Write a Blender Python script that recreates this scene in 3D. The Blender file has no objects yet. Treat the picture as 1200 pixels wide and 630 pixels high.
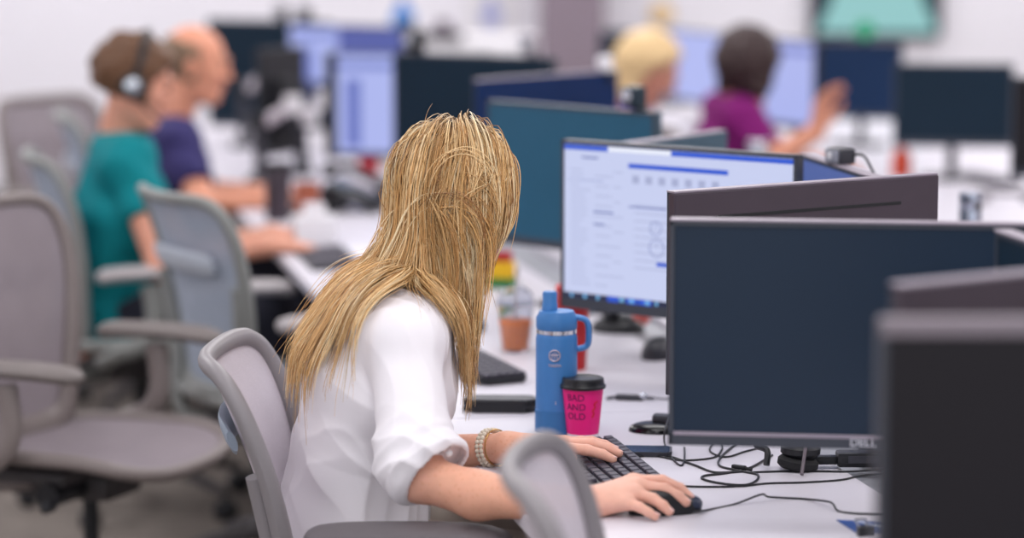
import bpy, bmesh, math, random
import numpy as np
from mathutils import Vector, Matrix, noise

R = math.radians
random.seed(7); RNG = np.random.default_rng(11)
SC = bpy.context.scene; COL = SC.collection

# ------------------------------------------------------------------ camera
F = 3300.0; CAM_H = 1.665; TH = math.atan(437.0/F)
CT, ST = math.cos(TH), math.sin(TH)
def at(px, py, w):                      # photo position + distance along the view axis -> world point
    x = (px-600)/F*w; v = (315-py)/F*w
    return Vector((x, w*CT+v*ST, CAM_H - w*ST + v*CT))
def on(px, py, z):                      # photo position on the horizontal plane z
    a = (315-py)/F; dz = a*CT-ST; w = (z-CAM_H)/dz
    return at(px, py, w)
cd = bpy.data.cameras.new('camera'); cam = bpy.data.objects.new('camera', cd); COL.objects.link(cam)
cam.location = (0, 0, CAM_H); cam.rotation_euler = (math.pi/2-TH, 0, 0)
cd.sensor_width = 36; cd.lens = 36*F/1200; cd.clip_end = 100
cd.dof.use_dof = True; cd.dof.focus_distance = 4.62; cd.dof.aperture_fstop = 0.099/0.062
SC.camera = cam

# ------------------------------------------------------------------ materials
def lin(c):
    def f(v):
        v /= 255.0
        return v/12.92 if v <= .04045 else ((v+.055)/1.055)**2.4
    return (f(c[0]), f(c[1]), f(c[2]), 1)
MATS = {}
def mat(name, col, rough=.5, metal=0, spec=.5, var=.06, scale=30, bump=0, bscale=200, trans=0, sheen=0, sss=0, emit=0, attr=None, coat=0, ior=1.45, alpha=1):
    if name in MATS: return MATS[name]
    m = bpy.data.materials.new(name); m.use_nodes = True; n = m.node_tree.nodes; l = m.node_tree.links
    b = n['Principled BSDF']
    c = lin(col)
    b.inputs['Base Color'].default_value = c
    b.inputs['Roughness'].default_value = rough; b.inputs['Metallic'].default_value = metal
    b.inputs['Specular IOR Level'].default_value = spec; b.inputs['IOR'].default_value = ior
    b.inputs['Transmission Weight'].default_value = trans
    b.inputs['Sheen Weight'].default_value = sheen
    b.inputs['Coat Weight'].default_value = coat
    b.inputs['Alpha'].default_value = alpha
    if sss:
        b.inputs['Subsurface Weight'].default_value = sss; b.inputs['Subsurface Radius'].default_value = (.9, .35, .2); b.inputs['Subsurface Scale'].default_value = .008
    tc = n.new('ShaderNodeTexCoord')
    if attr:
        a = n.new('ShaderNodeAttribute'); a.attribute_name = attr
        src = a.outputs['Color']
    else: src = None
    if var or attr:
        nz = n.new('ShaderNodeTexNoise'); nz.inputs['Scale'].default_value = scale; nz.inputs['Detail'].default_value = 4
        l.new(tc.outputs['Object'], nz.inputs['Vector'])
        mp = n.new('ShaderNodeMapRange'); mp.inputs[1].default_value = .25; mp.inputs[2].default_value = .75
        mp.inputs[3].default_value = 1-var; mp.inputs[4].default_value = 1+var
        l.new(nz.outputs['Fac'], mp.inputs[0])
        mx = n.new('ShaderNodeVectorMath'); mx.operation = 'SCALE'
        if src: l.new(src, mx.inputs[0])
        else: mx.inputs[0].default_value = c[:3]
        l.new(mp.outputs[0], mx.inputs['Scale']); l.new(mx.outputs[0], b.inputs['Base Color'])
    if emit:
        b.inputs['Emission Color'].default_value = c; b.inputs['Emission Strength'].default_value = emit
    if bump:
        nb = n.new('ShaderNodeTexNoise'); nb.inputs['Scale'].default_value = bscale; nb.inputs['Detail'].default_value = 3
        l.new(tc.outputs['Object'], nb.inputs['Vector'])
        bp = n.new('ShaderNodeBump'); bp.inputs['Strength'].default_value = bump; bp.inputs['Distance'].default_value = .002
        l.new(nb.outputs['Fac'], bp.inputs['Height']); l.new(bp.outputs[0], b.inputs['Normal'])
    MATS[name] = m; return m

def mesh_fabric(name, col, thread=900., open_=.05, tint=None):
    """woven office chair mesh: threads with small see-through gaps"""
    if name in MATS: return MATS[name]
    m = mat(name, col, .75, spec=.2, var=.05, scale=12); n = m.node_tree.nodes; l = m.node_tree.links
    b = n['Principled BSDF']
    tc = n.new('ShaderNodeTexCoord')
    nz = n.new('ShaderNodeTexNoise'); nz.inputs['Scale'].default_value = thread; nz.inputs['Detail'].default_value = 0
    l.new(tc.outputs['Object'], nz.inputs['Vector'])
    mp = n.new('ShaderNodeMapRange'); mp.inputs[1].default_value = .4; mp.inputs[2].default_value = .6
    mp.inputs[3].default_value = 1-2*open_; mp.inputs[4].default_value = 1
    l.new(nz.outputs['Fac'], mp.inputs[0]); l.new(mp.outputs[0], b.inputs['Alpha'])
    return m

def emis(name, col, s=1.0):
    if name in MATS: return MATS[name]
    m = bpy.data.materials.new(name); m.use_nodes = True; n = m.node_tree.nodes; l = m.node_tree.links
    b = n['Principled BSDF']; b.inputs['Base Color'].default_value = (.01, .01, .012, 1); b.inputs['Roughness'].default_value = .4
    b.inputs['Emission Color'].default_value = lin(col); b.inputs['Emission Strength'].default_value = s
    MATS[name] = m; return m

# ------------------------------------------------------------------ mesh builder
class MB:
    def __init__(s): s.v = []; s.f = []
    def add(s, vs, fs, M=None):
        o = len(s.v)
        if M is not None: vs = [M @ Vector(v) for v in vs]
        s.v += [tuple(v) for v in vs]; s.f += [tuple(i+o for i in f) for f in fs]; return s
    def bm(s, bm, M=None):
        bm.verts.index_update()
        s.add([v.co.copy() for v in bm.verts], [[v.index for v in f.verts] for f in bm.faces], M); bm.free(); return s
    def box(s, c, size, bevel=0, seg=2, M=None, taper=None):
        bm = bmesh.new(); bmesh.ops.create_cube(bm, size=1)
        for v in bm.verts:
            v.co = Vector((v.co.x*size[0], v.co.y*size[1], v.co.z*size[2]))
            if taper and v.co.z > 0: v.co.x *= taper[0]; v.co.y *= taper[1]
        if bevel: bmesh.ops.bevel(bm, geom=bm.edges[:], offset=bevel, segments=seg, affect='EDGES', profile=.6)
        T = Matrix.Translation(c)
        return s.bm(bm, (M @ T) if M is not None else T)
    def tube(s, pts, r, seg=10, M=None, flat=None, flat_n=None, closed=False):
        """sweep along pts; r number or list; flat = second radius along flat_n"""
        pts = [Vector(p) for p in pts]; n = len(pts)
        rr = r if isinstance(r, (list, tuple)) else [r]*n
        vs = []; fs = []; up = None
        for i, p in enumerate(pts):
            if closed: t = (pts[(i+1) % n]-pts[i-1])
            else: t = pts[min(i+1, n-1)]-pts[max(i-1, 0)]
            t.normalize()
            if flat_n is not None:
                nn = Vector(flat_n[i] if isinstance(flat_n, list) else flat_n); nn = (nn - t*nn.dot(t)).normalized()
            else:
                if up is None:
                    up = Vector((0, 0, 1)) if abs(t.z) < .9 else Vector((1, 0, 0))
                up = (up-t*up.dot(t)).normalized(); nn = up
            bb = t.cross(nn)
            r2 = rr[i] if flat is None else (flat[i] if isinstance(flat, (list, tuple)) else flat)
            for k in range(seg):
                a = 2*math.pi*k/seg
                vs.append(p + bb*(math.cos(a)*rr[i]) + nn*(math.sin(a)*r2))
        m = n if closed else n-1
        for i in range(m):
            j = (i+1) % n
            for k in range(seg):
                k2 = (k+1) % seg
                fs.append((i*seg+k, i*seg+k2, j*seg+k2, j*seg+k))
        if not closed:
            fs.append(tuple(range(seg-1, -1, -1))); fs.append(tuple((n-1)*seg+k for k in range(seg)))
        return s.add(vs, fs, M)
    def lathe(s, prof, seg=32, M=None, c=(0, 0, 0)):
        c = Vector(c); vs = []; fs = []; n = len(prof)
        for (r, z) in prof:
            for k in range(seg):
                a = 2*math.pi*k/seg; vs.append(c+Vector((r*math.cos(a), r*math.sin(a), z)))
        for i in range(n-1):
            for k in range(seg):
                k2 = (k+1) % seg; fs.append((i*seg+k, i*seg+k2, (i+1)*seg+k2, (i+1)*seg+k))
        fs.append(tuple(range(seg-1, -1, -1))); fs.append(tuple((n-1)*seg+k for k in range(seg)))
        return s.add(vs, fs, M)
    def sphere(s, c, r, M=None, u=16, v=10):
        bm = bmesh.new(); bmesh.ops.create_uvsphere(bm, u_segments=u, v_segments=v, radius=1)
        rx = r if isinstance(r, (tuple, list)) else (r, r, r)
        for q in bm.verts: q.co = Vector((q.co.x*rx[0], q.co.y*rx[1], q.co.z*rx[2]))
        T = Matrix.Translation(c)
        return s.bm(bm, (M @ T) if M is not None else T)
    def prism(s, poly, z0, z1, M=None, bevel=0):
        bm = bmesh.new()
        lo = [bm.verts.new((p[0], p[1], z0)) for p in poly]; hi = [bm.verts.new((p[0], p[1], z1)) for p in poly]
        bm.faces.new(lo[::-1]); bm.faces.new(hi); n = len(poly)
        for i in range(n): bm.faces.new((lo[i], lo[(i+1) % n], hi[(i+1) % n], hi[i]))
        if bevel:
            es = [e for e in bm.edges if abs(e.verts[0].co.z-e.verts[1].co.z) < 1e-6]
            bmesh.ops.bevel(bm, geom=es, offset=bevel, segments=2, affect='EDGES')
        return s.bm(bm, M)
    def build(s, name, m, parent=None, smooth=True, ang=40):
        me = bpy.data.meshes.new(name); me.from_pydata(s.v, [], s.f); me.update()
        if isinstance(m, list):
            for q in m: me.materials.append(q)
        else: me.materials.append(m)
        if smooth:
            me.polygons.foreach_set('use_smooth', [True]*len(me.polygons))
            try: me.set_sharp_from_angle(angle=R(ang))
            except Exception: pass
        o = bpy.data.objects.new(name, me); COL.objects.link(o)
        if parent is not None: o.parent = parent
        return o

def tag(o, label=None, cat=None, group=None, kind=None):
    if label: o['label'] = label
    if cat: o['category'] = cat
    if group: o['group'] = group
    if kind: o['kind'] = kind
    return o
def empty(name, loc=(0, 0, 0), rz=0, label=None, cat=None, group=None):
    o = bpy.data.objects.new(name, None); COL.objects.link(o); o.location = loc; o.rotation_euler = (0, 0, rz)
    o.empty_display_size = .05
    return tag(o, label, cat, group)
def copy_tree(o, parent=None):
    c = o.copy(); COL.objects.link(c)
    if parent is not None: c.parent = parent
    for ch in list(o.children): copy_tree(ch, c)
    return c
def place(o, loc, rz=0, label=None):
    o.location = loc; o.rotation_euler = (0, 0, rz)
    if label: o['label'] = label
    return o
def text(name, s, size, m, parent, loc, rot, extrude=.0003, sx=1, bold=False):
    cu = bpy.data.curves.new(name, 'FONT'); cu.body = s; cu.size = size; cu.extrude = extrude; cu.align_x = 'CENTER'; cu.align_y = 'CENTER'
    if bold: cu.offset = size*.02
    to = bpy.data.objects.new(name, cu); COL.objects.link(to)
    dg = bpy.context.evaluated_depsgraph_get(); me = bpy.data.meshes.new_from_object(to.evaluated_get(dg))
    bpy.data.objects.remove(to)
    me.materials.clear(); me.materials.append(m)
    o = bpy.data.objects.new(name, me); COL.objects.link(o); o.parent = parent
    o.location = loc; o.rotation_euler = rot; o.scale = (sx, 1, 1)
    return o
def catmull(pts, n=8, closed=False):
    P = [np.array(p, float) for p in pts]; N = len(P); out = []
    rng = range(N) if closed else range(N-1)
    for i in rng:
        if closed: a, b, c, d = P[i-1], P[i], P[(i+1) % N], P[(i+2) % N]
        else: a, b, c, d = P[max(i-1, 0)], P[i], P[i+1], P[min(i+2, N-1)]
        for k in range(n):
            t = k/n
            out.append(.5*((2*b)+(-a+c)*t+(2*a-5*b+4*c-d)*t*t+(-a+3*b-3*c+d)*t**3))
    if not closed: out.append(P[-1])
    return [tuple(x) for x in out]
def rrect(w, d, r, n=6):
    out = []
    for (cx, cy, a0) in ((w/2-r, d/2-r, 0), (-w/2+r, d/2-r, 90), (-w/2+r, -d/2+r, 180), (w/2-r, -d/2+r, 270)):
        for k in range(n+1):
            a = R(a0+90*k/n); out.append((cx+r*math.cos(a), cy+r*math.sin(a)))
    return out

# ------------------------------------------------------------------ colours
M_white_desk = mat('white laminate', (214, 210, 219), .38, var=.015, scale=6, spec=.4)
M_desk_edge = mat('desk edge band', (205, 203, 210), .5, var=.02)
M_grey_metal = mat('grey painted metal', (120, 120, 125), .45, var=.04)
M_black = mat('black plastic', (26, 27, 32), .42, var=.1)
M_black_soft = mat('black rubber', (20, 20, 24), .7, var=.1)
M_dark = mat('charcoal plastic', (52, 52, 60), .45, var=.06)
M_chrome = mat('polished metal', (205, 208, 215), .16, metal=1, var=.03)
M_silver = mat('brushed aluminium', (180, 182, 190), .35, metal=1, var=.05)
M_white = mat('white plastic', (230, 228, 232), .4, var=.02)
# ------------------------------------------------------------------ room
def struct(o): o['kind'] = 'structure'; return o
DESK = .73
m_floor = mat('grey beige carpet', (128, 120, 114), .95, var=.14, scale=14, bump=.5, bscale=300, spec=.1)
m_wall = mat('white painted wall', (240, 238, 245), .8, var=.012, scale=2, spec=.2)
m_wall2 = mat('warm white painted wall', (238, 232, 233), .8, var=.012, scale=2, spec=.2)
m_col = mat('mauve grey paint', (140, 127, 138), .8, var=.03, scale=3, spec=.2)
X0, X1, Y0, Y1, ZC = -4.6, 5.4, -1.2, 15.0, 3.0
struct(MB().box(((X0+X1)/2, (Y0+Y1)/2, -.05), (X1-X0, Y1-Y0, .1)).build('floor', m_floor, smooth=False))
struct(MB().box(((X0+X1)/2, (Y0+Y1)/2, ZC+.05), (X1-X0, Y1-Y0, .1)).build('ceiling', mat('ceiling tile', (235, 235, 238), .9, var=.02), smooth=False))
struct(MB().box(((X0+X1)/2, Y1+.05, ZC/2), (X1-X0, .1, ZC)).build('wall_back', m_wall, smooth=False))
struct(MB().box((X0-.05, (Y0+Y1)/2, ZC/2), (.1, Y1-Y0, ZC)).build('wall_left', m_wall, smooth=False))
struct(MB().box((X1+.05, (Y0+Y1)/2, ZC/2), (.1, Y1-Y0, ZC)).build('wall_right', m_wall2, smooth=False))
# mauve column standing proud of the back wall
p0 = at(634, 20, 14.2); p1 = at(711, 20, 14.2)
c_ = MB().box(((p0.x+p1.x)/2, 14.72, ZC/2), (p1.x-p0.x, .5, ZC), .01)
struct(c_.build('column', m_col, smooth=False))
struct(MB().box(((X0+X1)/2, Y1-.01, .06), (X1-X0, .02, .12)).build('baseboard_back', M_grey_metal, smooth=False))

# light: recessed ceiling panels
def area(x, y, sx, sy, e, col=(1, .985, .995), z=2.97):
    ld = bpy.data.lights.new('ceiling_light', 'AREA'); ld.shape = 'RECTANGLE'; ld.size = sx; ld.size_y = sy; ld.energy = e; ld.color = col
    o = bpy.data.objects.new('ceiling_light', ld); COL.objects.link(o); o.location = (x, y, z)
for y in (1.2, 3.6, 6.0, 8.6, 11.2, 13.6):
    for x in (-2.6, .2, 3.0):
        area(x, y, 1.3, 1.3, 26 if y < 8 else 36)
w = bpy.data.worlds.new('World'); SC.world = w; w.use_nodes = True
w.node_tree.nodes['Background'].inputs[0].default_value = (.92, .94, 1, 1); w.node_tree.nodes['Background'].inputs[1].default_value = 1.35
vs = SC.view_settings; vs.view_transform = 'Standard'; vs.look = 'None'; vs.gamma = 1; vs.exposure = 0; vs.use_curve_mapping = False

# ------------------------------------------------------------------ benches of desks
U = Vector((-.196, .981, 0)); V = Vector((.981, .196, 0)); E0 = Vector((-.06, 4.59, 0))
BANG = math.atan2(V.y, V.x)
def B(c, t, z=DESK): return Vector((E0.x+U.x*t+V.x*c, E0.y+U.y*t+V.y*c, z))
def desk(c0, c1, t0, t1, label, group):
    ctr = B((c0+c1)/2, (t0+t1)/2, 0); dw, dl = c1-c0, t1-t0-.004
    r = empty('desk', ctr, BANG, label, 'desk', group)
    MB().box((0, 0, DESK-.0125), (dw, dl, .025), .003).build('desktop', M_white_desk, r, smooth=False)
    for s in (-1, 1):
        MB().box((0, s*(dl/2-.10), .36), (.06, .05, .68), .006).box((0, s*(dl/2-.10), .02), (dw*.8, .06, .04), .006).box((0, s*(dl/2-.10), .69), (dw*.8, .06, .03), .004).build('leg', M_grey_metal, r, smooth=False)
    MB().box((dw*.1, 0, .64), (.03, dl-.26, .06), .004).build('crossbar', M_grey_metal, r, smooth=False)
    return r
names = ["white desk nearest the camera behind the black monitor", "white desk of the blonde woman in the white blouse", "white desk behind the woman with the iced drink and the blue bottle's neighbours", "white desk where the teal shirted person types", "white desk at the far end of the men's row"]
names[2] = "white desk just behind the woman's, holding the orange iced drink"
names[3] = "white desk under the hands of the person in teal"
names[4] = "white desk of the man in navy, farthest of his row"
T0 = [-1.95, -.78, .42, 1.62, 2.95, 4.6, 7.2]
names.append("white desk end furthest up the bench under the farthest lit blue monitor")
for i in range(6):
    desk(0, .585, T0[i], T0[i+1], names[i], "desks on the woman's side of the bench")
nm = ["white desk beyond the cable gap, nearest the camera at right", "white desk across the cable gap from the blonde woman", "white desk behind the teal screen, across the cable gap", "white desk holding the small silver canister before the purple shirt", ]
T1 = [-1.95, -.78, .42, 1.9, 3.7]
for i in range(4):
    desk(.70, 1.42, T1[i], T1[i+1], nm[i], "desks on the far side of the bench")
# grey cable tray between the two rows
tr = MB()
cc = B(.6425, 1.0, 0)
tray = empty('cable_tray', cc, BANG, "grey cable tray running between the two rows of desks", 'cable tray')
MB().box((0, 0, DESK-.03), (.112, 6.2, .03), .003).build('channel', mat('grey tray', (150, 152, 160), .5, var=.03), tray, smooth=False)
for t in (-1.6, 0, 1.6, 2.9):
    MB().box((0, t, .35), (.05, .05, .66), .004).build('leg', M_grey_metal, tray, smooth=False)
nm = ["white desk of the second bench with the grey headset", "white desk in front of the person in the purple shirt", "white desk farthest back at right under the dark screens"]
T2 = [1.9, 3.6, 5.3, 7.6]
for i in range(3):
    desk(1.93, 3.4, T2[i], T2[i+1], nm[i], "desks of the right-hand bench")

# ------------------------------------------------------------------ monitors
M_case = mat('monitor casing', (62, 64, 72), .42, var=.04, scale=20)
M_case_mauve = mat('monitor back mauve grey', (66, 56, 66), .38, var=.05, scale=20)
M_case_blue = mat('monitor back navy', (6, 36, 80), .4, var=.05, scale=20, spec=.2)
M_case_teal = mat('monitor back slate', (52, 82, 100), .38, var=.04, scale=20)
M_bezel = mat('bezel', (58, 62, 72), .4, var=.04)
M_rim = mat('silver top rim', (152, 142, 154), .4, var=.03)
S_off = mat('switched off screen slate', (29, 44, 62), .36, var=.03, scale=5, spec=.28)
S_black = mat('switched off screen black', (22, 18, 24), .42, var=.05, scale=5, spec=.3)
S_teal_sheen = mat('switched off screen painted teal sheen', (36, 86, 112), .4, var=.03, scale=5, spec=.3)  # teal reflection off the anti-glare coat, put into the base colour
S_navy = mat('switched off screen navy', (24, 46, 78), .45, var=.03, scale=5, spec=.22)
S_dark = mat('switched off screen dark', (16, 36, 52), .45, var=.04, scale=5, spec=.22)
S_lit = emis('lit screen', (206, 214, 248), .9)
S_lit2 = emis('lit screen periwinkle', (178, 188, 246), .9)

def monitor(label, ctr, yaw, top, m_screen=S_off, m_back=None, wd=.545, h=.33, group=None, post=True, slot=False, rim=None, rim_h=.0034, base=True, deep=.022, basez=DESK, postdy=.06, postx=0):
    """ctr: (x, y) of the panel centre; yaw 0 = screen towards -Y; top = height of the upper edge"""
    m_back = m_back or M_case
    r = empty('monitor', (ctr[0], ctr[1], basez), yaw, label, 'monitor', group)
    zt = top-basez; zb = zt-h
    cs = MB().box((0, deep/2, (zt+zb)/2), (wd, deep, h), .003).box((0, deep+.014, (zt+zb)/2-.02), (wd*.52, .03, h*.55), .012)
    o = cs.build('casing', m_back, r, smooth=False)
    if slot: MB().box((0, deep, zt-.043), (wd*.70, .0022, .0055), .0008).build('vent_slot', M_black, r, smooth=False)
    bz = MB(); b = .0075; bb = .020
    for (cx, cz, sx, sz) in ((0, zt-b/2, wd, b), (0, zb+bb/2, wd, bb), (-wd/2+b/2, (zt+zb)/2, b, h), (wd/2-b/2, (zt+zb)/2, b, h)):
        bz.box((cx, -.001, cz), (sx, .005, sz), .0008)
    bz.build('bezel', M_bezel, r, smooth=False)
    if rim: MB().box((0, deep/2-.004, zt+.003-rim_h/2), (wd-.002, deep+.004, rim_h), .001).build('top_rim', rim, r, smooth=False)
    sw, sh = wd-2*b, h-b-bb; sz = (zt-b+zb+bb)/2
    s = MB().box((0, -.0006, sz), (sw, .002, sh)).build('screen', m_screen, r, smooth=False)
    if post:
        st = MB()
        st.box((postx, deep+.012+postdy*.5, (zt+zb)/2-.03), (.10, postdy, .09), .008)
        st.tube([(postx, deep+.012+postdy, 0.012), (postx, deep+.012+postdy, (zt+zb)/2+.02)], .017, 12)
        st.build('stand', M_dark, r)
        if base: MB().prism(rrect(.20, .15, .03), 0, .012, Matrix.Translation((postx, deep+postdy*.6, 0)), .003).build('base', M_dark, r, smooth=False)
        else: MB().lathe([(.04, 0), (.042, .01), (.03, .03), (.022, .06)], 16, c=(postx, deep+.012+postdy, 0)).build('clamp', M_dark, r)
    return r, (sw, sh, sz)

def mon_at(label, px, py, w, a, back=False, **k):
    """image-left end of the upper edge at (px,py), distance w; a = plan angle from there to the other end"""
    wd = k.get('wd', .545)
    P = at(px, py, w); d = Vector((math.cos(R(a)), math.sin(R(a)), 0)); c = P + d*wd/2
    return monitor(label, (c.x, c.y), R(a+180) if back else R(a), P.z, **k)

G1 = None
# the woman's pair
A0, (sw, sh, sz) = mon_at("lit monitor showing a white page with blue bars, facing the blonde woman", 658.5, 163, 5.50, -38.5, m_screen=S_lit, base=False, postdy=.05)
B0, _ = mon_at("mauve backed monitor with a long slot, seen from behind, joined to the lit one", 783, 225.5, 4.53, 33, back=True, m_back=M_case_mauve, slot=True, rim=M_rim, base=False, wd=.56, deep=.018, postx=-.10)
# nearest row
A1, (sw1, sh1, sz1) = mon_at("large switched-off slate monitor facing the camera above the tangled cables", 785, 258, 4.105, -7, m_screen=S_off, rim=M_rim, base=False, h=.332, postx=.17)
B1, _ = mon_at("mauve backed monitor angled behind the nearest black one at right edge", 1045, 334, 3.20, 33, back=True, m_back=M_case_mauve, rim=M_rim, base=False)
A2, _ = mon_at("nearest monitor, near-black with a grey top rim, cropped by the right edge", 1031, 377, 2.93, 1, m_screen=S_black, rim=mat('grey top bezel', (128, 118, 126), .45, var=.03), rim_h=.017, base=False, h=.345)
S_blue = emis('dim blue screen', (84, 104, 172), .8)
O0, _ = mon_at("monitor end with a dim blue screen carrying the webcam, beside the lit page", 940, 181, 5.50, -80, m_screen=S_blue, base=False, rim=M_rim, wd=.5, postdy=.04)
O1, _ = mon_at("dark monitor corner at right edge overlapping the big slate monitor", 1169, 270.5, 3.95, -80, m_screen=S_dark, base=False, rim=M_rim, wd=.46, postdy=.04)
# next row
A3, _ = mon_at("teal tinted switched-off monitor just behind the blonde woman's head", 571, 117, 6.56, -47, m_screen=S_teal_sheen, m_back=M_case_teal, postdy=.05)
B3, _ = mon_at("slate monitor edge with pale rim peeking over the lit page monitor", 684, 175, 5.66, 56, back=True, m_back=M_case_teal, rim=M_rim, base=False)
B4, _ = mon_at("navy backed monitor with pink rim between the teal and the dark monitors", 556, 94, 7.35, 48, back=True, m_back=M_case_blue, rim=M_rim, rim_h=.009, wd=.56, base=False)
A4, _ = mon_at("wide dark monitor above the woman's hair, right of the lit column screen", 461, 61, 8.55, -30, m_screen=S_dark, m_back=M_case, wd=.56)
# the men's screens
A5, _ = mon_at("tall lit periwinkle monitor left of the wide dark one", 381, 61, 9.05, -10, m_screen=S_lit2, wd=.54, h=.34)
A6, _ = mon_at("lit blue monitor farthest left, partly behind the periwinkle one", 338, 27, 10.5, -35, m_screen=S_lit2, wd=.54, h=.35)
B6, _ = mon_at("black monitor back in front of the farthest lit blue one", 300, 58, 9.4, 62, back=True, m_back=M_black, wd=.27, h=.36, base=False)
A7, _ = mon_at("dark navy monitor in front of the balding man's face", 243, 22, 11.0, -25, m_screen=S_dark, wd=.54, h=.42)
# right-hand bench
C1, _ = mon_at("lit lavender monitor between the blonde person and the purple shirt", 784, 33, 11.6, -68, m_screen=S_lit2, wd=.5, h=.3)
C2, _ = mon_at("lit lavender monitor facing the person in the purple shirt", 862, 40, 9.9, -62, m_screen=S_lit2, wd=.5, h=.31, m_back=M_black)
C3, _ = mon_at("navy switched-off monitor under the green light", 950, 48, 10.6, -20, m_screen=S_navy, wd=.35, h=.29)
C4, _ = mon_at("dark slate monitor above the white desk at right", 1048, 74, 9.3, -8, m_screen=S_dark, wd=.39, h=.275, m_back=M_case)
C5, _ = mon_at("black monitor cut off by the right edge behind the grey headset", 1186, 90, 8.1, -10, m_screen=S_black, wd=.5, h=.29, m_back=M_black)
C6, _ = mon_at("small dark monitor behind the blonde person's head at the back", 703, 36, 12.6, -15, m_screen=S_dark, wd=.5, h=.28, m_back=M_black)

# ---- what the lit monitor shows
E_blue = emis('screen blue', (22, 84, 214), .9); E_text = emis('screen grey text', (176, 184, 222), .85); E_ink = emis('screen ink', (120, 134, 196), .8)
E_bar = emis('screen taskbar', (24, 34, 74), .7); E_white = emis('screen white', (238, 242, 255), .95); E_icon = emis('screen icons', (120, 190, 245), .9)
scr = [c for c in A0.children if c.name.startswith('screen')][0]
def ui(name, m, rects, th=.0004):
    b = MB()
    for (x, y, w_, h_) in rects:       # fractions of the screen, origin top left
        b.box((-sw/2+(x+w_/2)*sw, -.0018, sz+sh/2-(y+h_/2)*sh), (w_*sw, th, h_*sh))
    return b.build(name, m, scr, smooth=False)
ui('title_bar', E_blue, [(0, .003, 1, .032)])
ui('search_box', E_white, [(.20, .004, .28, .03)], .0007)
ui('banner', E_blue, [(.292, .10, .435, .03)])
ui('button_bar', E_blue, [(.42, .715, .4, .026)])
ui('taskbar', E_bar, [(0, .962, 1, .038)])
for x_, w_ in ((.03, .012), (.09, .015), (.15, .013), (.255, .02), (.3, .02), (.37, .02), (.415, .012)): ui('taskbar_icon', E_icon, [(x_, .968, w_, .024)], .0009)
for x_, w_ in ((.20, .05), (.285, .05), (.34, .06)): ui('taskbar_tile', E_blue, [(x_, .964, w_, .034)], .0006)
rt = []; r_ = random.Random(3)
for i in range(24):
    y = .16+i*.032
    rt.append((.03, y, .04+.05*r_.random(), .006))
    if i % 2: rt.append((.135+.01*r_.random(), y, .05+.05*r_.random(), .006))
    if i % 3 == 0: rt.append((.225, y, .03+.02*r_.random(), .006))
for i in range(7): rt.append((.31+.058*i, .175, .03, .05))
for i in range(9): rt.append((.32, .36+.05*i, .12+.2*r_.random(), .006))
ui('page_text', E_text, rt)
for q_ in ((.08, .075, .075, .012), (.295, .37, .17, .010), (.02, .225, .16, .004), (.135, .42, .09, .012), (.135, .50, .05, .01)): ui('page_heading', E_ink, [q_])
def ring(cx, cy, r0):
    b = MB(); x = -sw/2+cx*sw; z = sz+sh/2-cy*sh
    b.tube([(x+r0*math.cos(a), -.0018, z+r0*math.sin(a)) for a in [2*math.pi*k/28 for k in range(28)]], .0009, 6, closed=True)
    b.box((x, -.0018, z+r0*.4), (.0012, .0006, r0*.6)); return b.build('gauge_dial', E_ink, scr)
ring(.42, .625, .017); ring(.415, .50, .013); ring(.55, .625, .017); ring(.55, .50, .013)
for (M_, nm) in ((A5, 0), (A6, 1), (C2, 2)):
    s_ = [c for c in M_.children if c.name.startswith('screen')][0]
    w5 = (.54, .54, .5)[nm]-.015; h5 = (.34, .35, .31)[nm]-.0275; z5 = max(v.co.z for v in s_.data.vertices)
    b = MB()
    b.box((-w5/2+.085, -.0018, z5-h5*.6), (.05, .0004, h5*.7)).box((0, -.0018, z5-.035), (w5*.96, .0004, .02))
    b.build('page_panel', emis('screen slate blue', (112, 126, 205), .85), s_, smooth=False)
    if nm == 1:
        MB().box((0, -.0022, z5-h5*.82), (w5, .0006, h5*.36)).build('dark_window', emis('screen ink navy', (40, 52, 100), .7), s_, smooth=False)
        MB().box((w5*.22, -.0024, z5-h5*.32), (w5*.56, .0006, h5*.64)).build('dim_window', emis('screen dim', (86, 98, 178), .8), s_, smooth=False)
    if nm == 0: MB().box((-w5/2+.012, -.0024, z5-h5/2), (.036, .003, h5), .001).build('dark_margin', M_black, s_, smooth=False)

MB().box((0, -.0032, sz1-sh1/2-.002), (sw1, .003, .0055), .001).build('chin_strip', M_rim, A1, smooth=False)
# maker's name on the big slate monitor
M_logo = mat('logo silver', (190, 190, 198), .4, var=.01)
text('maker_logo', 'DELL', .017, M_logo, A1, (.012, -.0037, sz1-sh1/2-.0105), (math.pi/2, 0, 0), bold=True)

# webcams
def webcam(label, loc, rz, m, cable=True, s=1.0, group=None):
    r = empty('webcam', loc, rz, label, 'webcam', group)
    MB().box((0, 0, .02*s), (.030*s, .030*s, .034*s), .006*s).box((0, .012*s, .001), (.022*s, .02*s, .006), .002).build('body', m, r)
    MB().lathe([(.009*s, 0), (.011*s, .003*s), (.006*s, .004*s)], 16, Matrix.Translation((0, -.015*s, .022*s)) @ Matrix.Rotation(math.pi/2, 4, 'X')).build('lens', M_chrome, r)
    MB().box((0, .018*s, -.012*s), (.02*s, .006, .03*s), .002).build('clip', M_black, r)
    if cable:
        MB().tube(catmull([(.0, .014*s, .022*s), (.012, .04*s, .026*s), (.02, .065, .006), (.02, .08, -.03), (.02, .085, -.12)], 6), .0021, 8).build('cable', M_black, r)
    return r
P = at(984, 190, 5.28)
wr = empty('webcam', P, R(-62), "silver and black webcam clipped on the blue-screened monitor end", 'webcam')
MB().box((0, .002, .012), (.052, .036, .030), .007).build('body', M_dark, wr)
MB().box((-.002, -.0165, .012), (.042, .004, .024), .003).build('front_plate', mat('webcam front', (150, 152, 165), .3, var=.05), wr)
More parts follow.
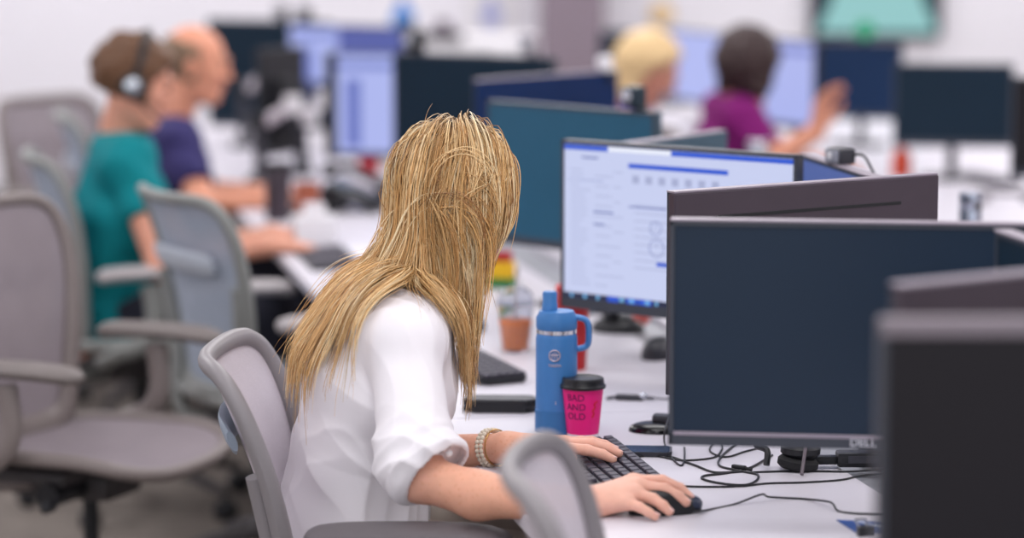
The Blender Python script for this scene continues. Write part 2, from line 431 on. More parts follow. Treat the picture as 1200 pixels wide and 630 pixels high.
MB().lathe([(.006, 0), (.0075, .002), (.003, .003)], 16, Matrix.Translation((-.004, -.019, .013)) @ Matrix.Rotation(math.pi/2, 4, 'X')).build('lens', M_white, wr)
MB().box((0, .004, -.010), (.03, .010, .02), .002).build('clip', M_black, wr)
MB().tube(catmull([(.02, .012, .014), (.045, .02, .016), (.07, .02, -.002), (.085, .03, -.05), (.085, .04, -.2)], 6), .0024, 8).build('cable', M_black, wr)
def on_mon(m, fx, label, mm, s):
    cs = [c for c in m.children if c.name.startswith('casing')][0]; co = [v.co for v in cs.data.vertices]
    wd = max(c.x for c in co)*2; top = max(c.z for c in co)
    p = Matrix.Translation(m.location) @ Matrix.Rotation(m.rotation_euler.z, 4, 'Z') @ Vector((fx*wd, .011, top+.003))
    return webcam(label, p, m.rotation_euler.z, mm, cable=False, s=s)
m_pale = mat('grey plastic', (176, 170, 176), .5, var=.05)
on_mon(A3, .36, "dark webcam on the teal tinted monitor's right end", mat('teal black plastic', (30, 48, 60), .4, var=.05), 1.4)
on_mon(B4, -.42, "pale webcam on the right end of the navy backed monitor", M_white, 1.1)
on_mon(A4, .34, "pale webcam on the right end of the wide dark monitor", m_pale, 1.7)
on_mon(A6, -.38, "black webcam on the farthest lit blue monitor's left corner", M_black, 1.6)
on_mon(A7, .1, "small black webcam on the dark navy monitor by the balding man", M_black, 1.5)
on_mon(A4, -.38, "black webcam on the wide dark monitor's left end under the blue bottle", M_black, 1.8)
# ------------------------------------------------------------------ mesh office chairs (face +X)
def frame_mat(name, c): return mat(name, c, .42, var=.04, scale=15, spec=.4)
CH_GREY = dict(f=frame_mat('chair frame grey', (138, 133, 136)), m=mesh_fabric('chair mesh silver', (208, 200, 208)), d=mat('chair mechanism', (64, 60, 62), .5, var=.08), p=mat('arm pad grey', (98, 92, 96), .6, var=.05), l=mat('lumbar pad bluish', (150, 162, 178), .5, var=.04))
CH_WARM = dict(f=frame_mat('chair frame warm grey', (132, 122, 120)), m=mesh_fabric('chair mesh mauve', (148, 138, 144)), d=mat('chair mechanism', (64, 60, 62), .5), p=mat('arm pad warm', (122, 114, 112), .6, var=.05), l=CH_GREY['l'])
CH_LIGHT = dict(f=frame_mat('chair frame light', (140, 142, 140)), m=mesh_fabric('chair mesh blue grey', (168, 178, 194)), d=CH_GREY['d'], p=mat('arm pad light', (170, 164, 166), .6, var=.04), l=mat('lumbar pad pale', (186, 194, 206), .5, var=.04))
def half_outline(pts):
    return pts + [(-a, b) for (a, b) in pts[-2:0:-1]]
def chair(name, label, loc, rz, pal, rec=18, group='mesh office chairs', arms=True, bw=1.0, bh=.89):
    r = empty(name, loc, rz, label, 'chair', group)
    # --- backrest
    rho = R(rec); bv = Vector((-math.sin(rho), 0, math.cos(rho))); nv = Vector((math.cos(rho), 0, math.sin(rho))); pb = Vector((-.20, 0, .485))
    half = [(0, 0), (.12, .0), (.172, .03), (.19, .12), (.213, .26), (.228, .38), (.226, .47), (.205, .525), (.15, .55), (0, .556)]
    half = [(a*bw, b*bh) for a, b in half]
    out = catmull(half_outline(half), 5, closed=True)
    def S(a, b): return pb + bv*b + Vector((0, a, 0)) + nv*(1.0*a*a + .035*math.sin(min(1, b/.3)*math.pi/2) - .30*max(0, b-.32)**2)
    loop = [S(a, b) for a, b in out]
    wid = [.014+.018*max(0, 1-b/.5) for a, b in out]; thk = [.013+.006*max(0, 1-b/.5) for a, b in out]
    MB().tube(loop, wid, 12, flat=[t for t in thk], flat_n=nv, closed=True).build('back_frame', pal['f'], r)
    K = 9; vsx = []; fs = []; n = len(out); ctr = (0, .28*bh)
    for k in range(K+1):
        q = 1-k/K
        for (a, b) in out: vsx.append(S(ctr[0]+(a-ctr[0])*q*.985, ctr[1]+(b-ctr[1])*q*.985))
    for k in range(K):
        for i in range(n):
            j = (i+1) % n; fs.append((k*n+i, k*n+j, (k+1)*n+j, (k+1)*n+i))
    MB().add(vsx, fs).build('back_mesh', pal['m'], r)
    # lumbar pad behind the mesh
    lp = [S(a, .32+.02*math.cos(a*7)) - nv*(.016+.1*a*a) for a in np.linspace(-.165, .165, 15)]
    MB().tube(lp, [.018]+[.030]*13+[.018], 10, flat=.007, flat_n=nv).build('lumbar_pad', pal['l'], r)
    # yoke from mechanism to backrest
    for s in (-1, 1):
        MB().tube(catmull([(-.10, s*.08, .40), (-.20, s*.15, .415), S(s*.185, .10)-nv*.02, S(s*.215, .27)-nv*.015], 6), [.018]*13+[.016]*6, 10).build('back_support', pal['f'], r)
    # --- seat
    hs = [(-.20, 0), (-.20, .14), (-.17, .205), (-.05, .24), (.10, .245), (.20, .225), (.25, .15), (.262, 0)]
    os_ = [(x, -y) for x, y in hs]; so = catmull([(a, b) for a, b in hs] + [(x, -y) for x, y in hs[-2:0:-1]], 5, closed=True)
    def T(x, y): return Vector((x, y, .475 - 1.1*max(0, x-.10)**2 + .25*y*y - .0))
    MB().tube([T(x, y) for x, y in so], .017, 10, flat=.016, flat_n=Vector((0, 0, 1)), closed=True).build('seat_frame', pal['f'], r)
    vsx = []; fs = []; n = len(so)
    for k in range(K+1):
        q = 1-k/K
        for (x, y) in so: vsx.append(T(.02+(x-.02)*q*.985, y*q*.985)-Vector((0, 0, .012*(1-q*q)-.004)))
    for k in range(K):
        for i in range(n):
            j = (i+1) % n; fs.append((k*n+j, k*n+i, (k+1)*n+i, (k+1)*n+j))
    MB().add(vsx, fs).build('seat_mesh', pal['m'], r)
    # --- mechanism, gas lift
    MB().box((-.04, 0, .395), (.26, .16, .06), .02).box((-.05, 0, .43), (.2, .36, .03), .012).build('tilt_mechanism', pal['d'], r)
    MB().tube([(.02, -.20, .40), (.02, .20, .40)], .026, 14).build('tension_spring', M_black, r)
    for s in (-1, 1): MB().tube([(.06, s*.16, .405), (.08, s*.29, .40)], .008, 8).lathe([(.0, 0), (.013, .004), (.013, .03), (0, .034)], 12, Matrix.Translation((.08, s*.27, .40)) @ Matrix.Rotation(-s*math.pi/2, 4, 'X')).build('lever', M_black, r)
    MB().lathe([(.026, .14), (.026, .25), (.017, .255), (.017, .39)], 16).build('gas_lift', M_black, r)
    hub = MB().lathe([(.03, .10), (.045, .105), (.04, .16), (.03, .17)], 16).build('base_hub', pal['d'], r)
    for k in range(5):
        a = R(72*k+20); d = Vector((math.cos(a), math.sin(a), 0))
        MB().tube([d*.03+Vector((0, 0, .13)), d*.17+Vector((0, 0, .115)), d*.31+Vector((0, 0, .075))], [.028, .024, .016], 10, flat=[.022, .018, .012], flat_n=Vector((0, 0, 1))).build('base_leg', pal['d'], r)
        q = d*.31; t = Vector((-d.y, d.x, 0))
        cb = MB()
        for s in (-1, 1):
            Mx = Matrix.Translation(q+Vector((0, 0, .029))) @ Matrix.Rotation(a, 4, 'Z') @ Matrix.Rotation(math.pi/2, 4, 'X') @ Matrix.Translation((0, 0, s*.013))
            cb.lathe([(.0, -.009), (.024, -.009), (.029, -.005), (.029, .005), (.024, .009), (0, .009)], 14, Mx)
        cb.tube([q+Vector((0, 0, .03)), q+Vector((0, 0, .075))], .009, 8)
        cb.build('caster', M_black, r)
    if arms:
        for s in (-1, 1):
            MB().tube(catmull([(-.13, s*.235, .445), (-.10, s*.285, .47), (-.03, s*.30, .50), (.0, s*.30, .56), (-.01, s*.30, .655)], 6), [.019]*25, 10, flat=.026, flat_n=Vector((1, 0, 0))).build('arm_post', pal['f'], r)
            pd = [(-.15, s*.29, .676), (-.10, s*.292, .684), (.0, s*.295, .687), (.10, s*.292, .685), (.17, s*.285, .676)]
            MB().tube(catmull(pd, 5), [.012, .03, .036, .040, .043, .045]+[.047]*10+[.044, .04, .034, .026, .012], 14, flat=[.008, .014, .017]+[.019]*15+[.017, .014, .008], flat_n=Vector((0, 0, 1))).build('arm_pad', pal['p'], r)
    return r
C0 = chair('office_chair', "grey mesh office chair the blonde woman sits on", (-.163, 4.555, 0), R(-1.5), CH_GREY, rec=21, bh=.815)
CF = chair('office_chair', "empty pale mesh chair blurred in the foreground by the woman's forearm", (.287, 3.44, 0), R(-4), CH_GREY, rec=14, bh=.865)
CL1 = chair('office_chair', "large empty mauve grey mesh chair at the left edge", (-.925, 6.06, 0), R(-24), CH_WARM, rec=12, bh=.92)
CL2 = chair('office_chair', "empty bluish grey mesh chair pulled out behind the person in teal", (-.555, 6.75, 0), R(30), CH_LIGHT, rec=17)
CL3 = chair('office_chair', "mesh chair the person in teal sits on", (-1.02, 7.6, 0), R(16), CH_LIGHT, rec=14)
CL4 = chair('office_chair', "grey mesh chair farthest back against the left of the view", (-1.42, 9.5, 0), R(-38), CH_WARM, rec=12)
CL5 = chair('office_chair', "mesh chair the balding man in navy sits on", (-1.16, 9.0, 0), R(12), CH_LIGHT, rec=14)
# ------------------------------------------------------------------ things on the desks
def std(name, px, py, label, cat, rz=0, z=DESK, group=None):
    return empty(name, on(px, py, z), rz, label, cat, group)
# keyboard of the woman: long side along the bench
def keyboard(label, loc, rz, keys=True, L=.40, W=.128, m=None):
    """local X = depth (user at -X), local Y = long axis, +Y = user's left"""
    r = empty('keyboard', loc, rz, label, 'keyboard')
    m = m or M_black
    Mx = Matrix.Rotation(R(-4), 4, 'Y')
    MB().prism(rrect(W, L, .008), 0, .011, Mx, .003).build('case', m, r, smooth=False)
    if keys:
        pitch = .0188; kb = MB(); kb.box((0, 0, 0), (.0155, 1, .005), .0012)
        cache = {}
        def key(x, y, ly):
            k = round(ly, 4)
            if k not in cache:
                cache[k] = MB().box((0, 0, 0), (.0158, ly, .006), .0015, taper=(.86, .9)).build('key', M_key, r, smooth=False); o = cache[k]
            else: o = cache[k].copy(); COL.objects.link(o)
            o.matrix_local = Mx @ Matrix.Translation((x, y, .0135))
        rows = [(14, 0), (14, .005), (13, .009), (12, .014)]
        x = W/2-.013
        for q in range(14): key(x, L/2-.016-q*.0268, .0225)
        x -= .0198
        for (n_, off) in rows:
            y = L/2-.016
            first = .0168+off
            key(x, y-off/2+.002, first); y -= first/2+.0105+off/2
            rest = (2*(L/2-.016)-(first+off/2)); st_ = rest/(n_)
            for q in range(n_): key(x, y-q*st_-.002, st_*.86)
            x -= .0198
        y = L/2-.018
        for ly in (.022, .022, .022, .112, .022, .022, .022, .022, .022): 
            key(x, y-ly/2+.012, ly); y -= ly+.0035
    else:
        b = MB()
        for i in range(5):
            for j in range(15): b.box((W/2-.02-.022*i, L/2-.025-j*(L-.05)/14, .0125), (.017, (L-.05)/14*.85, .005))
        Ob = b.build('keys', M_key, r, smooth=False); Ob.matrix_local = Mx
    return r
M_key = mat('keycap', (62, 58, 72), .5, var=.04)
keyboard("black keyboard under the blonde woman's hands", Vector((.152, 4.505, DESK+.005)), BANG, L=.42, W=.132)

# mouse
def mouse(label, loc, rz):
    r = empty('mouse', loc, rz, label, 'computer mouse')
    bm = bmesh.new(); bmesh.ops.create_uvsphere(bm, u_segments=28, v_segments=16, radius=1)
    for v in bm.verts:
        x, y, z = v.co; z = max(z, -.25)
        w_ = 1-.12*math.cos(x*1.5)
        h_ = 1.0 if x < 0 else 1-.25*x
        v.co = Vector((x*.058, math.copysign(abs(y)**.8, y)*.031*w_, (z+.25)*.031*h_))
    MB().bm(bm).build('body', M_black, r)
    MB().box((.036, 0, .0225), (.030, .0016, .004), .0005, M=Matrix.Rotation(R(9), 4, 'Y')).build('button_seam', M_black_soft, r)
    MB().lathe([(0, -.003), (.008, -.003), (.009, 0), (.008, .003), (0, .003)], 16, Matrix.Translation((.034, 0, .021)) @ Matrix.Rotation(math.pi/2, 4, 'X')).build('scroll_wheel', M_dark, r)
    bt = MB().sphere((.042, 0, .012), (.0175, .0225, .0125)).build('buttons', mat('mouse button blue black', (40, 48, 72), .35), r)
    return r
MP = on(779, 600, DESK); MRZ = R(14)
mouse("black mouse under the blonde woman's right hand", MP, MRZ)
def cord(name, label, pts, r=.0017, cat='cable', z=DESK, m=None, n=8):
    P = []
    for p in pts:
        zz = z+r+(p[2] if len(p) > 2 else 0); P.append(on(p[0], p[1], zz))
    o = MB().tube(catmull(P, n), r, 8).build(name, m or M_black, None)
    return tag(o, label, cat)
cord('mouse_cable', "thin cable running right from the mouse to the blue leaflet", [(812, 600, .008), (830, 597), (862, 590), (892, 579, .012), (902, 582, .004), (940, 584), (968, 587, .006), (976, 590, .008), (982, 598), (1000, 601), (1030, 602), (1060, 603)])
cord('cable', "black cable sweeping along the desk from the keyboard's far corner to right", [(780, 564), (800, 569), (840, 570), (872, 569), (900, 566), (940, 565), (985, 562), (1010, 557), (1060, 553)])
cord('cable', "black cable looping twice in front of the big slate monitor", [(744, 536), (760, 533), (775, 535), (800, 539), (835, 536), (845, 528), (846, 520), (840, 512)])
cord('cable', "black cable arcing down from the black earphone case", [(784, 489, .03), (779, 505, .02), (779, 520), (788, 537), (798, 545), (802, 538), (802, 524)])
cord('cable', "black cable crossing from the case under the monitor to the inline plug", [(770, 532), (790, 536), (815, 545), (838, 553), (870, 552)], r=.002)
cord('cable', "black cable with inline plug coiling beside the headset", [(862, 520), (845, 535), (843, 545), (860, 550), (876, 553), (888, 556), (886, 563), (872, 568), (845, 566), (824, 561), (826, 557), (850, 554), (878, 548), (900, 536), (905, 533)], r=.002)
pl = on(866, 551, DESK); q_ = empty('cable_plug', pl, R(-35), "black inline plug where the coiled cable joins, left of the headset", 'plug'); MB().box((0, 0, .005), (.026, .009, .009), .003).build('shell', M_black, q_); MB().tube([(.012, 0, .005), (.024, 0, .004)], .003, 8).build('sleeve', M_black_soft, q_)
cord('cable', "black cable passing behind the headset towards the right edge", [(880, 553), (915, 552), (960, 552), (1000, 552), (1060, 548)], r=.0017)
cord('cable', "black cable slanting from under the monitor's middle", [(838, 515), (832, 528), (850, 535), (872, 529), (895, 523)], r=.0017)

# headset lying on the desk
hs = std('headset', 935, 550, "black headset lying on the desk below the slate monitor, boom towards camera", 'headset')
for i, (dz, rr) in enumerate(((.012, .034), (.034, .033))):
    MB().lathe([(0, -.010), (rr-.006, -.010), (rr, -.005), (rr, .004), (rr-.006, .010), (0, .010)], 26, Matrix.Translation((.004*i, 0, dz)) @ Matrix.Rotation(R(8-6*i), 4, 'Y')).build('ear_cushion', M_black_soft if i == 0 else M_black, hs)
MB().lathe([(0, 0), (.026, 0), (.024, .006), (0, .008)], 24, c=(.005, 0, .043)).build('ear_cap', M_dark, hs)
MB().tube(catmull([(.0, .03, .04), (-.045, .05, .04), (-.066, .03, .035), (-.05, .01, .03), (-.052, -.002, .008)], 6), .0055, 8).build('headband', M_black, hs)
MB().tube([(.012, -.012, .050), (.008, -.035, .040), (.0, -.062, .005)], .0032, 8, flat=.0045, flat_n=(0, 0, 1)).build('boom', mat('boom mauve', (100, 90, 98), .4), hs)
b = std('cable_box', 1010, 548, "black connector box behind the headset at the monitor's lower right", 'connector')
MB().box((0, 0, .016), (.085, .04, .024), .005).build('shell', M_black, b); MB().box((-.06, 0, .014), (.04, .022, .014), .004).build('plug', M_black, b); MB().box((0.0, -.0205, .018), (.05, .001, .012)).build('label_strip', M_dark, b, smooth=False)
# leaflet
lf = empty('leaflet', on(1010, 616, DESK), R(-14), "blue leaflet with white print beside the nearest black monitor", 'leaflet')
MB().prism([(-.042, .028), (.075, .028), (.09, -.045), (-.005, -.045)], .0004, .0016).build('paper', mat('leaflet blue', (24, 74, 150), .45, var=.05), lf, smooth=False)
M_pw = mat('printed white', (225, 232, 240), .5)
text('print', 'MIND', .018, M_pw, lf, (.048, .012, .0018), (0, 0, R(-28)), bold=True)
text('print', 'YOUR', .016, M_pw, lf, (.034, -.006, .0018), (0, 0, R(-28)), bold=True)
MB().box((.012, -.002, .0018), (.004, .05, .0003), M=Matrix.Rotation(R(48), 4, 'Z')).build('stripe', M_pw, lf, smooth=False)
for (px, py, lb) in ((1012, 627, "small black binder clip on the blue leaflet"), ):
    cl = std('binder_clip', px, py, lb, 'clip', R(20)); MB().prism([(-.012, -.008), (.012, -.008), (.008, .008), (-.008, .008)], 0, .014).build('body', M_black, cl); MB().tube([(-.006, .0, .012), (-.009, .012, .022), (.009, .012, .022), (.006, 0, .012)], .0015, 6).build('handle', M_chrome, cl)
cp = std('cable_bundle', 1060, 608, "dark tangled cable bundle at the nearest black monitor's left edge", 'cables')
bb = MB()
for i in range(7):
    a0 = i*.9; pts = [(.022*math.cos(a0+k*.7)*(1-.03*i), .03*math.sin(a0+k*.7), .010+.006*i+.008*math.sin(k*1.3+i)) for k in range(9)]
    bb.tube(catmull(pts, 4), .0032, 6)
bb.build('loops', M_black, cp); MB().box((0, -.005, .03), (.012, .03, .012), .003).build('tie', M_dark, cp)

# smartphone
ph = std('smartphone', 744, 531, "dark smartphone lying by the keyboard's far end", 'phone', R(-4))
MB().prism(rrect(.125, .062, .008), 0, .008, None, .002).build('body', M_dark, ph, smooth=False)
MB().prism(rrect(.117, .056, .006), .0078, .0085).build('screen', mat('phone glass', (40, 58, 84), .12, spec=.6), ph, smooth=False)

# bottle
bt = std('water_bottle', 652, 506, "blue steel water bottle with spout lid and carry loop, beside the pink cup", 'bottle')
m_bt = mat('bottle blue', (66, 128, 194), .42, var=.03, bump=.15, bscale=900); m_btd = mat('bottle blue boot', (58, 118, 178), .6, var=.03)
MB().lathe([(.0, .004), (.0355, .004), (.0365, .03), (.0365, .168), (.0345, .176), (.033, .178)], 40).build('body', m_bt, bt)
MB().lathe([(.034, 0), (.0378, .002), (.0378, .042), (.0366, .043)], 40).build('boot', m_btd, bt)
MB().lathe([(.0335, .176), (.0352, .177), (.0352, .184), (.0335, .185)], 40).build('steel_ring', M_chrome, bt)
MB().lathe([(.034, .184), (.0360, .187), (.0360, .204), (.030, .216), (.0, .219)], 40).build('lid', m_bt, bt)
MB().lathe([(.0135, .214), (.0135, .228), (.0125, .230), (.0130, .246), (.011, .250), (0, .2505)], 24, c=(-.012, 0, 0)).build('spout', m_bt, bt)
MB().tube(catmull([(.030, 0, .205), (.050, 0, .200), (.056, 0, .185), (.054, 0, .155), (.036, 0, .148)], 6), .0055, 10, flat=.009, flat_n=(0, 1, 0)).build('carry_loop', m_bt, bt)
m_em = mat('etched steel', (196, 186, 200), .35, metal=.4)
em = MB(); rr_ = .0373
def wrap(x, z, off=.0003): a = x/rr_; return Vector(((rr_+off)*math.sin(a), -(rr_+off)*math.cos(a), z))
em.tube([wrap(.0095*math.cos(t)-.004, .142+.0095*math.sin(t)) for t in [2*math.pi*k/24 for k in range(24)]], .0013, 6, closed=True)
for s in (-1, 0, 1): em.tube([wrap(-.004+.005*s, .142-.006), wrap(-.004+.003*s, .142+.006*(1-.3*abs(s)))], .0009, 6)
em.tube([wrap(-.011, .143), wrap(.003, .143)], .0009, 6)
em.build('emblem', m_em, bt)
def wrap_text(name, s, size, m, parent, rad, ang, z, bold=False, off=.0005):
    o = text(name, s, size, m, parent, (0, 0, 0), (0, 0, 0), bold=bold)
    for v in o.data.vertices:
        x, y, zz = v.co; rd = rad(z+y)+off+zz; a = x/rad(z)+ang
        v.co = Vector((rd*math.sin(a), -rd*math.cos(a), z+y))
    return o
wrap_text('wordmark', 'TAKEYA', .0062, m_em, bt, lambda z: .0366, -.10, .124, True)
wrap_text('lower_mark', 'I', .008, m_em, bt, lambda z: .0366, -.05, .058, True)

# pink cup
pc = std('paper_cup', 683, 511, "bright pink paper coffee cup with black lid, in front of the blue bottle", 'cup')
m_pk = mat('hot pink paper', (236, 16, 128), .5, var=.02)
cr = lambda z: .0272+.10*z
MB().lathe([(0, .006), (cr(.006), .006), (cr(.088), .088), (.0355, .090), (0, .090)], 40).build('body', m_pk, pc)
MB().lathe([(.024, 0), (.0277, 0), (.0279, .007), (.0, .0071)], 40).build('base_band', mat('cup white', (236, 226, 232), .5), pc)
MB().lathe([(.0362, .086), (.0398, .087), (.0402, .091), (.0372, .094), (.0362, .103), (.034, .105), (.031, .1035), (0, .1035)], 40).build('lid', M_black, pc)
m_ik = mat('cup print dark', (110, 10, 84), .5); m_rd = mat('cup print red', (214, 14, 60), .5)
for i, s_ in enumerate(('BAD', 'AND', 'OLD')): wrap_text('print', s_, .0165, m_ik, pc, cr, -.42, .073-.0165*i)
sq = MB()
sq.tube([Vector(((cr(z)+.0003)*math.sin(a), -(cr(z)+.0003)*math.cos(a), z)) for (a, z) in catmull([(.50, .038), (.62, .045), (.52, .05), (.66, .056), (.60, .062), (.80, .066)], 5)], .0016, 6)
sq.build('doodle', m_rd, pc)

# red tumbler behind the bottle
rt_ = std('tumbler', 671, 432, "tall red tumbler behind the blue bottle", 'tumbler')
m_red = mat('tumbler red', (182, 24, 30), .4, var=.03)
MB().lathe([(0, 0), (.026, 0), (.0275, .004), (.033, .15), (.0335, .156)], 32).build('body', m_red, rt_)
MB().lathe([(.0335, .155), (.035, .157), (.035, .166), (.031, .170), (0, .170)], 32).build('lid', mat('tumbler lid red', (200, 34, 34), .4), rt_)

# iced drink
ic = std('iced_drink', 604, 411, "clear plastic cup of orange iced drink with a straw", 'drink')
m_cl = mat('clear plastic', (238, 240, 246), .08, trans=.95, var=0, ior=1.15)
MB().lathe([(.0, .0), (.0265, 0), (.028, .003), (.0385, .096), (.0395, .098), (.038, .099), (.0272, .005), (0, .004)], 32).build('cup', m_cl, ic)
MB().lathe([(0, .0045), (.0268, .0045), (.0345, .068), (0, .0685)], 32).build('drink', mat('orange tea', (246, 134, 48), .3, var=.10, scale=60), ic)
MB().lathe([(.0395, .097), (.041, .099), (.039, .104), (.034, .122), (.018, .134), (.008, .136), (.007, .135), (.0175, .132), (.033, .120), (.038, .102)], 32).build('dome_lid', m_cl, ic)
MB().tube([(-.006, 0, .02), (.006, 0, .175)], .0042, 10).build('straw', mat('straw', (218, 214, 214), .4), ic)

# striped pouch
pz = std('pouch', 585, 336, "small yellow, green and red striped pouch beyond the woman's face", 'pouch', R(-20))
for i, (nm_, c0_, z0_, z1_) in enumerate((('green_band', (34, 120, 60), 0, .022), ('yellow_panel', (236, 186, 26), .022, .062), ('red_flap', (176, 40, 44), .062, .086))):
    MB().box((0, 0, (z0_+z1_)/2), (.085-.012*i, .05-.01*i, z1_-z0_+.002), .005).build(nm_, mat(nm_.replace('_', ' '), c0_, .7, var=.05), pz)

# desk phone: cordless-style base and keypad
dp = std('desk_phone', 585, 484, "black desk phone base by the woman's hair, left of the blue bottle", 'phone', R(-3))
MB().prism(rrect(.135, .065, .02), 0, .022, Matrix.Translation((0, .0325, 0)), .008).build('base', M_black, dp)
MB().prism(rrect(.127, .056, .017), .0225, .024, Matrix.Translation((0, .0325, 0))).build('top_plate', M_dark, dp)
kp = std('number_keyboard', 586, 448, "dark keyboard angled away behind the black desk phone", 'keyboard', R(28))
Mx = Matrix.Rotation(R(5), 4, 'X')
MB().prism(rrect(.10, .21, .012), .004, .018, Mx @ Matrix.Translation((0, .08, 0)), .004).build('case', M_black, kp, smooth=False)
kk = MB()
for i in range(5):
    for j in range(9): kk.box((-.037+.0185*i, -.012+.022*j, .0205), (.0155, .018, .006), .0015, M=Mx)
kk.build('keys', M_key, kp, smooth=False)
pk = std('earbud_case', 557, 388, "small black puck on the white desk between hair and iced drink", 'case')
MB().lathe([(0, 0), (.018, 0), (.022, .006), (.022, .018), (.017, .026), (0, .028)], 20).build('body', M_black, pk); MB().lathe([(.0222, .012), (.0226, .013), (.0222, .014)], 20).build('seam', M_dark, pk)

# things under the lit monitor
hb = std('mouse', 768, 505, "glossy black trackball mouse left of the slate monitor's lower corner", 'computer mouse', R(-12))
def dome(name, m, parent, rx, ry, h, c=(0, 0, 0), seg=28):
    bm = bmesh.new(); bmesh.ops.create_uvsphere(bm, u_segments=seg, v_segments=14, radius=1)
    for v in bm.verts: v.co = Vector((v.co.x*rx+c[0], v.co.y*ry+c[1], max(v.co.z, 0)**.8*h+c[2] if v.co.z > 0 else c[2]))
    return MB().bm(bm).build(name, m, parent)
dome('body', mat('gloss black', (16, 16, 20), .18, var=.02), hb, .048, .034, .018); MB().box((.018, .012, .021), (.05, .028, .016), .006).build('raised_grip', M_dark, hb)
eb = std('earphones', 742, 469, "black earphone remote and cord on the desk behind the pink cup", 'earphones')
MB().tube(catmull([(-.05, .0, .004), (-.03, .004, .006), (-.005, 0, .006), (.02, -.004, .006), (.04, .002, .004), (.065, .0, .003), (.10, .03, .002)], 6), [.003]*6+[.006]*12+[.003]*6+[.0015]*13, 8).build('cord', M_dark, eb)
MB().sphere((.018, -.005, .010), (.008, .006, .006)).build('earbud', M_chrome, eb)
d1 = std('speaker_puck', 724, 388, "black conference speaker on the desk under the lit monitor", 'speaker', R(-30))
dome('body', M_black, d1, .062, .045, .034); MB().lathe([(.03, .031), (.034, .033), (.03, .035)], 20).build('ring', M_dark, d1)
MB().sphere((0.0, -.02, .052), .019).build('knob', mat('black gloss ball', (22, 24, 32), .2), d1)
rb = std('stress_ball', 752, 381, "small coral stress ball under the lit monitor's edge", 'ball')
MB().sphere((0, 0, .02), .020).build('ball', mat('coral', (232, 112, 104), .6, var=.05), rb)
d2 = std('computer_mouse', 772, 418, "dark grey mouse shape half hidden by the slate monitor's left edge", 'computer mouse', R(70))
dome('body', M_dark, d2, .058, .034, .042); MB().box((.03, 0, .028), (.04, .002, .02)).build('button_seam', M_black, d2)

# silver can and canister further back
fp = at(1138, 225, 6.0); cn = empty('flask', (fp.x, fp.y, DESK), 0, "slim polished steel flask standing behind the slate monitor at right", 'flask')
m_fl = mat('polished steel', (176, 182, 198), .22, metal=1, var=.12, scale=25); hf = fp.z-DESK
MB().lathe([(0, 0), (.023, 0), (.0245, .004), (.0245, hf-.036), (.0238, hf-.034)], 36, c=(0, 0, 0)).build('body', m_fl, cn)
MB().lathe([(.0238, hf-.035), (.0248, hf-.033), (.0248, hf-.004), (.0235, hf), (0, hf)], 36).build('cap', m_fl, cn)
MB().lathe([(.0240, hf-.0365), (.0246, hf-.035), (.0240, hf-.0335)], 36).build('seam_ring', M_dark, cn)
cn2 = std('canister', 888, 226, "small silver topped canister in front of the purple shirt", 'canister')
MB().lathe([(0, 0), (.030, 0), (.032, .004), (.032, .13), (.031, .131)], 28).build('body', mat('canister blue grey', (96, 128, 170), .4, metal=.2), cn2)
MB().lathe([(.031, .131), (.0325, .132), (.0325, .162), (.028, .168), (0, .168)], 28).build('cap', M_chrome, cn2)
ob = std('bottle', 1056, 208, "small orange bottle on the white desk at right", 'bottle')
MB().lathe([(0, 0), (.03, 0), (.033, .006), (.034, .07), (.022, .09), (.016, .095), (.016, .105), (0, .106)], 20).build('body', mat('orange red', (206, 74, 48), .5), ob); MB().lathe([(.018, .104), (.018, .118), (0, .119)], 16).build('cap', M_white, ob)
# ------------------------------------------------------------------ signed distance modelling for bodies and clothes
A_ = lambda v: np.array((v[0], v[1], v[2]), np.float32)
def cap(p, a, b, ra, rb, L=None, k=1.0):
    a = A_(a); b = A_(b); ab = b-a; t = np.clip((p-a) @ ab / max(ab @ ab, 1e-9), 0, 1)[:, None]
    d = p-a-t*ab
    if L is not None:
        dl = d @ L; d2 = np.maximum((d*d).sum(1)-dl*dl, 0)+(dl/k)**2
        return np.sqrt(d2)-(ra+(rb-ra)*t[:, 0])
    return np.sqrt((d*d).sum(1))-(ra+(rb-ra)*t[:, 0])
def ell(p, c, r):
    q = p-np.array(c, np.float32); r = np.array(r, np.float32)
    k0 = np.sqrt(((q/r)**2).sum(1)); k1 = np.sqrt(((q/(r*r))**2).sum(1))+1e-9
    return k0*(k0-1)/k1
def smin(a, b, k):
    h = np.clip(.5+.5*(b-a)/k, 0, 1); return b+(a-b)*h-k*h*(1-h)
def smax(a, b, k): return -smin(-a, -b, k)
def frame_from(fwd, up=(0, 0, 1)):
    x = Vector(fwd).normalized(); z = Vector(up); y = z.cross(x).normalized(); z = x.cross(y)
    return np.array([list(x), list(y), list(z)], np.float32)      # rows = local axes
